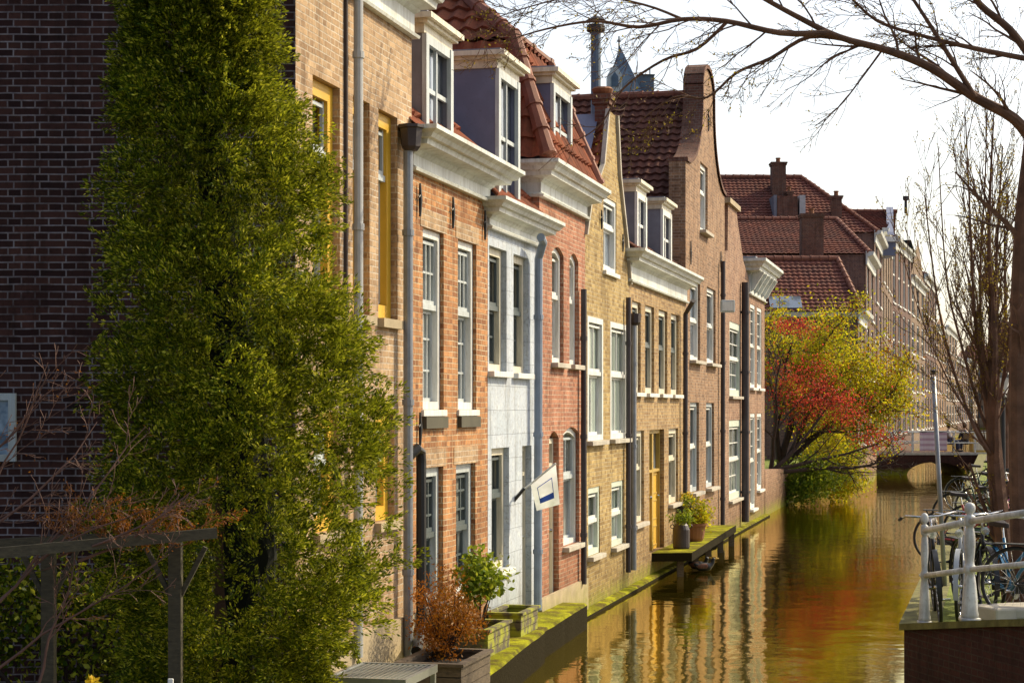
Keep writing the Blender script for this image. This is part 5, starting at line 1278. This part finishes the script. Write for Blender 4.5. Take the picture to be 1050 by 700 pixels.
# ================================================================== RIGHT QUAY ITEMS
BC = {'black': (.015,.015,.018), 'blue': (.05,.22,.42), 'red': (.35,.03,.04), 'green': (.03,.09,.05), 'silver': (.4,.42,.45), 'pink': (.45,.08,.2)}
for k, c in BC.items(): M['bike_'+k] = plain('bike_paint_'+k, c, .3, var=.15)
M['saddle'] = plain('saddle', (.03,.018,.015), .5, var=.2); M['yellowc'] = plain('yellow_cover', (.6,.45,.02), .5, var=.2)
def make_bike(col, label, loc, rz, saddle='saddle', steer=0.25):
    """city bicycle along local Y, front at -Y"""
    t = thing('bicycle', label, 'bicycle', loc, rz, 'bicycles parked on the right quay'); rw = .34; fy, ry = -.55, .52
    cm = 'bike_'+col
    def T(*p, r=.014, n=8, q=None): q.tube(p, r, n)
    bb = (0, .08, .28); seat = (0, .22, .80); head = (0, -.36, .86); headb = (0, -.40, .66); rear = (0, ry, rw); front = (0, fy, rw)
    q = MB(); q.tube([bb, seat], .016, 8); q.tube([head, headb], .019, 8)
    q.tube([(0,-.39,.70), (0,-.1,.48), bb], .018, 8); q.tube([(0,-.37,.80), (0,-.08,.60), (0,.13,.46)], .015, 8)
    for s_ in (-.045, .045):
        q.tube([(s_*.3,.08,.28), (s_,ry,rw)], .009, 6); q.tube([(s_*.3,.19,.70), (s_,ry,rw)], .008, 6); q.tube([(s_*.6,-.40,.66), (s_,-.46,.5), (s_,fy,rw)], .010, 6)
    q.build('frame', cm, t, smooth=True)
    for yy, nm in ((fy, 'f'), (ry, 'r')):
        w = MB(); w.torus((0,yy,rw), rw-.012, .006, 'x', 28, 5)
        for k in range(18):
            a = 2*math.pi*k/18; s_ = .02 if k % 2 else -.02; w.tube([(s_,yy,rw), (0, yy+(rw-.015)*math.cos(a), rw+(rw-.015)*math.sin(a))], .0016, 3)
        w.tube([(-.035,yy,rw), (.035,yy,rw)], .018, 8)
        wo = w.build('wheel', 'chrome', t, smooth=True)
        w = MB(); w.torus((0,yy,rw), rw, .019, 'x', 30, 7); w.build('tyre', 'black', wo, smooth=True)
        fd = MB(); aa = [R(a) for a in (range(20, 200, 15) if nm == 'r' else range(15, 150, 15))]
        if nm == 'r': aa = [R(a) for a in range(-20, 150, 12)]
        else: aa = [R(a) for a in range(40, 200, 12)]
        pts_ = [(yy+(rw+.035)*math.cos(a), rw+(rw+.035)*math.sin(a)) for a in aa]; n = len(pts_)
        fd.add([(-.025,y,z) for y, z in pts_]+[(.025,y,z) for y, z in pts_], [(i,i+1,n+i+1,n+i) for i in range(n-1)]); fd.build('mudguard', cm, t, smooth=True)
    q = MB(); q.add([(-.02,-.10,.0),(.02,-.10,.0),(.07,.06,.01),(.085,.14,.02),(-.085,.14,.02),(-.07,.06,.01),(-.02,-.10,.05),(.02,-.10,.05),(.07,.06,.06),(.085,.14,.075),(-.085,.14,.075),(-.07,.06,.06)], [(0,1,2,3,4,5),(6,7,8,9,10,11)]+[(i,(i+1)%6,6+(i+1)%6,6+i) for i in range(6)])
    q.xf(Matrix.Translation((0,.24,.90))); q.build('saddle', saddle, t, bevel=.012)
    q = MB(); q.tube([(0,.22,.78),(0,.245,.91)], .012, 8); q.build('seat_post', 'chrome', t)
    ss = math.sin(steer); q = MB(); q.tube([(0,-.36,.86),(0,-.34,1.0)], .013, 8); q.tube([(-.29,-.13-ss*.25,1.02),(-.24,-.28-ss*.12,1.05),(-.08,-.38,1.03),(.08,-.38,1.03),(.24,-.28+ss*.12,1.05),(.29,-.13+ss*.25,1.02)], .011, 8); q.build('handlebar', 'chrome', t, smooth=True)
    for s_ in (-1, 1):
        q = MB(); q.tube([(s_*.285,-.15+s_*ss*.25,1.025),(s_*.30,-.04+s_*ss*.3,1.01)], .017, 8); q.build('grip', 'black', t)
    q = MB(); q.box(-.07,.07,.36,.74,.715,.725); q.tube([(-.05,.70,.72),(-.04,ry,rw)], .006, 5); q.tube([(.05,.70,.72),(.04,ry,rw)], .006, 5); q.tube([(0,.22,.72),(0,.37,.72)], .008, 5); q.build('luggage_rack', 'black', t)
    q = MB(); q.lathe([(.09,-.004),(.09,.004)], (0,0,0), 20); q.xf(Matrix.Translation((.05,.08,.28)) @ Matrix.Rotation(R(90),4,'Y')); q.tube([(-.06,.08,.28),(.06,.08,.28)], .02, 8); q.tube([(.065,.08,.28),(.065,.18,.14)], .009, 6); q.tube([(-.065,.08,.28),(-.065,-.02,.42)], .009, 6); q.box(.07,.15,.14,.22,.125,.145); q.box(-.15,-.07,-.06,.02,.41,.43); q.build('crank', 'chrome', t)
    q = MB(); q.box(.045,.065,.02,.56,.24,.36) ; q.build('chain_guard', 'black', t, bevel=.02)
    q = MB(); q.lathe([(.015,0),(.04,.03),(.045,.06),(.02,.062)], (0,0,0), 10); q.xf(Matrix.Translation((0,-.42,.86)) @ Matrix.Rotation(R(90),4,'X')); q.build('headlight', 'chrome', t)
    return t
al = R(-14.)
b1 = make_bike('black', 'black bicycle with swept handlebar leaning on the end post of the white railing', (4.33, 18.85, 1.01), al+R(4), steer=.5)
b1.rotation_euler = (0, R(-5), al+R(4))
b2 = make_bike('silver', 'grey bicycle with brown saddle second behind the railing', (4.60, 18.9, 1.01), al+R(-4), steer=.3)
b3 = make_bike('black', 'black bicycle with yellow saddle cover behind the second railing post', (4.80, 19.3, 1.01), al+R(15), 'yellowc')
b4 = make_bike('blue', 'blue framed bicycle beside the stone block in front of the trunks', (5.02, 18.5, 1.01), al+R(28))
b5 = make_bike('black', 'black bicycle cut off by the right edge of the view', (5.25, 17.4, 1.10), al+R(70), steer=-.3)
b6 = make_bike('green', 'dark green bicycle half hidden behind the blue one', (5.55, 20.3, 1.01), al+R(50))
b7 = make_bike('red', 'red bicycle standing across the quay beyond the leaning signpost', (6.35, 25.2, 1.01), R(75))
b7b = [(27.2, 'black', 'bicycle behind the red one, dark framed'), (29.4, 'pink', 'pink bicycle further along the quay'), (31.0, 'black', 'dark bicycle beyond the pink one'), (33.2, 'silver', 'grey bicycle in the middle of the quay row'), (35.5, 'red', 'red bicycle further off by the lantern'), (38.2, 'black', 'dark bicycle beyond the lantern'), (41., 'blue', 'blue bicycle deep in the quay row'), (45., 'black', 'farthest dark bicycle on the quay')]
protos = {}
for i, (Y, c, lb) in enumerate(b7b):
    src = {'black': b6, 'pink': b7, 'silver': b2, 'red': b7, 'blue': b4}[c]
    nb = dup(src, (3.83+.263*(Y-18.1)+1.0+.35*math.sin(i*2.1), Y, 1.01), R(75+12*math.sin(i*1.7)), lb)
    if c == 'pink':
        for ch in nb.children:
            if ch.name.startswith(('frame', 'mudguard')):
                ch.data = ch.data.copy(); ch.data.materials[0] = M['bike_pink']
st = MB(); st.box(-.32, .32, -.22, .22, 0, .14); so = st.build('stone_block', 'sill', None, bevel=.02); so.location = (4.78, 17.75, 1.09); so.rotation_euler = (0, 0, R(20)); tag(so, 'pale stone block lying in the grass behind the white railing', 'stone')
st = MB(); st.box(-.5, .3, -.15, .15, 0, .10); so = st.build('kerb_stone', 'sill', None, bevel=.02); so.location = (5.2, 17.6, 1.12); so.rotation_euler = (0, 0, R(-8)); tag(so, 'flat kerb stone beside the pale block near the right edge', 'stone')
# leaning sign post
sp = thing('leaning_signpost', 'bare grey metal signpost leaning slightly beside the canal edge', 'post', tuple(at(969, 601, 22))); o = Vector(sp.location)
q = MB(); q.tube([(0,0,-.02), at(957, 386, 22)-o], .028, 10); q.build('pole', 'zinc', sp, smooth=True); q = MB(); e = at(957, 384, 22)-o; q.lathe([(.035,0),(.036,.05),(.01,.06)], (e.x, e.y, e.z), 10); q.build('cap', 'iron', sp)
# lantern
lt = thing('street_lantern', 'old street lantern with pale glass head between the tree trunks', 'lamp', (at(1028,0,30).x, 30, 1.0)); zl = at(0, 403, 30).z-1.0
q = MB(); q.lathe([(.09,0),(.09,.3),(.055,.35),(.045,zl-.1),(.07,zl-.06),(.04,zl)], (0,0,0), 12); q.build('post', 'iron', lt)
q = MB(); q.lathe([(.07,zl),(.15,zl+.24),(.13,zl+.26),(.02,zl+.27)], (0,0,0), 6); q.build('lamp_glass', 'white', lt)
q = MB(); q.lathe([(.17,zl+.265),(.10,zl+.33),(.04,zl+.38),(.02,zl+.42)], (0,0,0), 6); q.build('lamp_cap', 'iron', lt)

# ---- bare trees on the right
def bare_tree(label, base, stems, seed, P, budn=3, budsize=.03, extra=None):
    rg = random.Random(seed); t = thing('bare_tree', label, 'tree', base, 0, 'bare trees on the right quay'); q = MB(); tips = []
    o = Vector(base)
    for st_ in stems:
        kind = st_[0]
        if kind == 'poly':
            _, pts, rads, kids, spread, L, lev = st_
            pts = [Vector(p)-o for p in pts]
            # smooth
            sm = []; sr = []
            for i in range(len(pts)-1):
                for k in range(4):
                    u = k/4; p_1 = pts[max(i-1,0)]; p0_ = pts[i]; p1_ = pts[i+1]; p2_ = pts[min(i+2,len(pts)-1)]
                    sm.append(.5*((2*p0_)+(p1_-p_1)*u+(2*p_1-5*p0_+4*p1_-p2_)*u*u+(3*p0_-p_1-3*p1_+p2_)*u**3)); sr.append(rads[i]+(rads[i+1]-rads[i])*u)
            sm.append(pts[-1]); sr.append(rads[-1]); q.tube(sm, sr, 9)
            for k in range(kids):
                f_ = .15+.85*(k+rg.random())/kids; f_ = min(f_, .995)*(len(sm)-1); i0 = int(f_); a = sm[i0]
                bd = (sm[min(i0+1,len(sm)-1)]-sm[max(i0-1,0)]).normalized(); ax = bd.orthogonal().normalized(); ax.rotate(Quaternion(bd, rg.uniform(0, 2*math.pi)))
                nd_ = bd.copy(); nd_.rotate(Quaternion(ax, spread*rg.uniform(.6,1.3))); nd_.y *= .5
                grow(q, a, nd_, L*rg.uniform(.5,1.2), max(sr[i0]*.45, .006), lev, rg, P, tips)
        else: pass
    q.build('trunk', 'bark', t, uv=False)
    budsize *= .75
    bp = [tuple(p+Vector((rg.gauss(0,.01), rg.gauss(0,.01), rg.gauss(0,.01)))) for p, d in tips if rg.random() < .25*budn for _ in range(max(1, budn))]
    leaves('buds', bp, budsize, 'bud', t, rg, aspect=.6)
    return t
Pr = dict(seg=[7,6,5,4], wig=.10, up=.09, taper=.75, rmin=.0028, levels=3, tiplev=2, kids=[6,4,3], start=[.2,.15,.15], spread=[.45,.45,.5], lr=[.6,.55,.5], rr=[.55,.55,.6], flat=.6)
Y1 = 20.4
def ap_(px, py, Y=Y1): return at(px, py, Y)
fan = []
for (pts_, r_) in (([(1019, 470), (1000, 440), (975, 370), (960, 300), (948, 200)], .028), ([(1018, 440), (1010, 400), (1000, 330), (996, 250), (990, 120)], .03), ([(1020, 420), (1020, 350), (1022, 260), (1028, 150)], .035), ([(1018, 470), (1000, 435), (975, 395), (950, 340), (930, 280)], .016), ([(1020, 455), (1005, 420), (985, 350), (970, 280), (962, 150)], .024), ([(1022, 430), (1030, 380), (1040, 300), (1052, 200)], .025), ([(1019, 400), (1008, 350), (1005, 280), (1010, 190), (1012, 110)], .022)):
    fan.append(('poly', [ap_(x, y, Y1+rng.uniform(-.5,.8)*i/4) for i, (x, y) in enumerate(pts_)], [r_*(1-.8*i/(len(pts_)-1)) for i in range(len(pts_))], 14, .55, .95, 1))
bare_tree('slim trunk left of two, fanning into many upright bare branches', (at(1036,0,20.4).x, 20.4, 1.0),
          [('poly', [ap_(1038, 618), ap_(1030, 560), ap_(1022, 490), ap_(1018, 420), ap_(1019, 340), ap_(1014, 240), ap_(1020, 100)], [.11, .10, .095, .072, .045, .022, .003], 16, .5, 1.1, 1)]+fan, 51, Pr, 2)
Y2 = 19.2
limb = [(1062, 150), (1040, 122), (1000, 100), (955, 70), (910, 52), (860, 38), (815, 16), (775, -6)]
lr_ = [.066, .058, .052, .045, .038, .032, .027, .022]
Pl = dict(seg=[8,6,5,4], wig=.20, up=-.015, taper=.75, rmin=.0028, levels=3, tiplev=2, kids=[6,6,4], start=[.2,.15,.15], spread=[.7,.7,.7], lr=[.6,.55,.5], rr=[.5,.55,.6], flat=.5, pull=Vector((-.05, 0, 0)))
stems2 = [('poly', [ap_(1052, 640, Y2), ap_(1046, 500, Y2), ap_(1045, 350, Y2), ap_(1050, 220, Y2), ap_(1060, 120, Y2), ap_(1062, -60, Y2)], [.13, .11, .10, .09, .085, .06], 6, .6, .9, 1),
          ('poly', [ap_(x, y, Y2-.08*i) for i, (x, y) in enumerate(limb)], lr_, 10, .8, .8, 1),
          ('poly', [ap_(x, y, Y2-.5) for x, y in ((850, 34), (800, 34), (745, 22), (700, 20), (655, 28), (610, 22), (560, 30), (520, 42))], [.034, .03, .026, .022, .018, .014, .010, .005], 16, .7, .75, 1),
          ('poly', [ap_(x, y, Y2-.3) for x, y in ((875, 42), (830, 38), (790, 60), (755, 75), (725, 100), (690, 100), (650, 130))], [.026, .022, .018, .015, .012, .009, .005], 12, .7, .6, 1),
          ('poly', [ap_(x, y, Y2-.3) for x, y in ((745, 23), (715, 50), (680, 62), (640, 90), (618, 125), (600, 140))], [.020, .017, .014, .011, .008, .005], 10, .7, .5, 2),
          ('poly', [ap_(x, y, Y2-.2) for x, y in ((1000, 100), (975, 60), (950, 20), (930, -10))], [.03, .025, .02, .015], 8, .6, .7, 1),
          ('poly', [ap_(x, y, Y2-.2) for x, y in ((1058, 60), (1035, 30), (1005, 5), (990, -20))], [.045, .04, .035, .03], 5, .6, .6, 1),
          ('poly', [ap_(x, y, Y2-.2) for x, y in ((1060, 62), (1000, 50), (950, 38), (900, 22), (870, -5))], [.03, .026, .02, .016, .010], 12, .6, .7, 1),
          ('poly', [ap_(x, y, Y2-.2) for x, y in ((905, 51), (880, 85), (860, 110), (835, 130))], [.012, .009, .006, .004], 6, .7, .5, 2),
          ('poly', [ap_(x, y, Y2-.2) for x, y in ((700, 20), (660, 5), (600, -5), (540, 8), (505, 20))], [.016, .012, .009, .007, .004], 12, .7, .6, 1)]
bare_tree('thick trunk at the right edge with a long bare limb arching across the sky', (at(1052,0,Y2).x, Y2, 1.0), stems2, 52, Pl, 1, .035)
# further small bare trees
rgx = random.Random(77)
for (px, Y, lb, top) in ((1014, 44, 'slender bare tree further along the quay behind the fan shaped one', 250), (1032, 36, 'middle bare tree behind the two near trunks', 200)):
    b0 = at(px, 0, Y)
    ss_ = []
    for k in range(5):
        ex = px+rgx.uniform(-35, 30); ss_.append(('poly', [Vector((b0.x, Y, 1.0+.3*k*.3+ (0 if k == 0 else 1.2))), at((px*2+ex)/3, 420-(420-top)*.35, Y), at((px+ex*2)/3, 420-(420-top)*.7, Y), at(ex, top+rgx.uniform(-20,40), Y)], [.07 if k == 0 else .04, .035, .022, .010], 9, .5, 1.3, 1))
    P3 = dict(Pr); P3['rmin'] = .009; P3['levels'] = 2
    bare_tree(lb, (b0.x, Y, 1.0), ss_, 60+int(Y), P3, 2, .07)

# ================================================================== CAMERA, LIGHT, WORLD
cam = bpy.data.cameras.new('camera'); co = bpy.data.objects.new('camera', cam); COL.objects.link(co); scn.camera = co
co.location = (0, 0, EYE); co.rotation_euler = (R(90), 0, 0); cam.sensor_width = 36; cam.lens = F/1050*36; cam.shift_y = 70/1050; cam.clip_end = 5000; cam.clip_start = .1
AZ = math.atan2(.53, .85); EL = R(37)   # direction to the sun, from +X towards +Y
sd = Vector((math.cos(AZ)*math.cos(EL), math.sin(AZ)*math.cos(EL), math.sin(EL)))
sl = bpy.data.lights.new('sun', 'SUN'); sl.energy = 5.0; sl.angle = R(.5); sl.color = (1, .86, .57)
so = bpy.data.objects.new('sun', sl); COL.objects.link(so); so.rotation_euler = sd.to_track_quat('Z', 'Y').to_euler(); so.location = (0, 0, 30)
w = bpy.data.worlds.new('World'); scn.world = w; w.use_nodes = True; nt = w.node_tree
sk = nt.nodes.new('ShaderNodeTexSky'); sk.sky_type = 'NISHITA'; sk.sun_disc = False; sk.sun_elevation = EL; sk.sun_rotation = math.pi/2-AZ
sk.air_density = 1.0; sk.dust_density = 3.0; sk.ozone_density = 1.0
bg = nt.nodes['Background']; bg.inputs[1].default_value = .15
tc = nt.nodes.new('ShaderNodeTexCoord'); dp = nt.nodes.new('ShaderNodeVectorMath'); dp.operation = 'DOT_PRODUCT'
nt.links.new(tc.outputs['Generated'], dp.inputs[0]); dp.inputs[1].default_value = tuple(sd)      # bright spring haze on the sun's side of the sky
hz = ramp(nt, dp.outputs['Value'], -.15, .45)
nt.links.new(mixc(nt, sk.outputs[0], mixc(nt, sk.outputs[0], (3.0, 2.85, 2.55), 1.0, 'ADD'), hz), bg.inputs[0])
scn.view_settings.view_transform = 'Standard'; scn.view_settings.look = 'None'; scn.view_settings.exposure = 0; scn.view_settings.gamma = 1
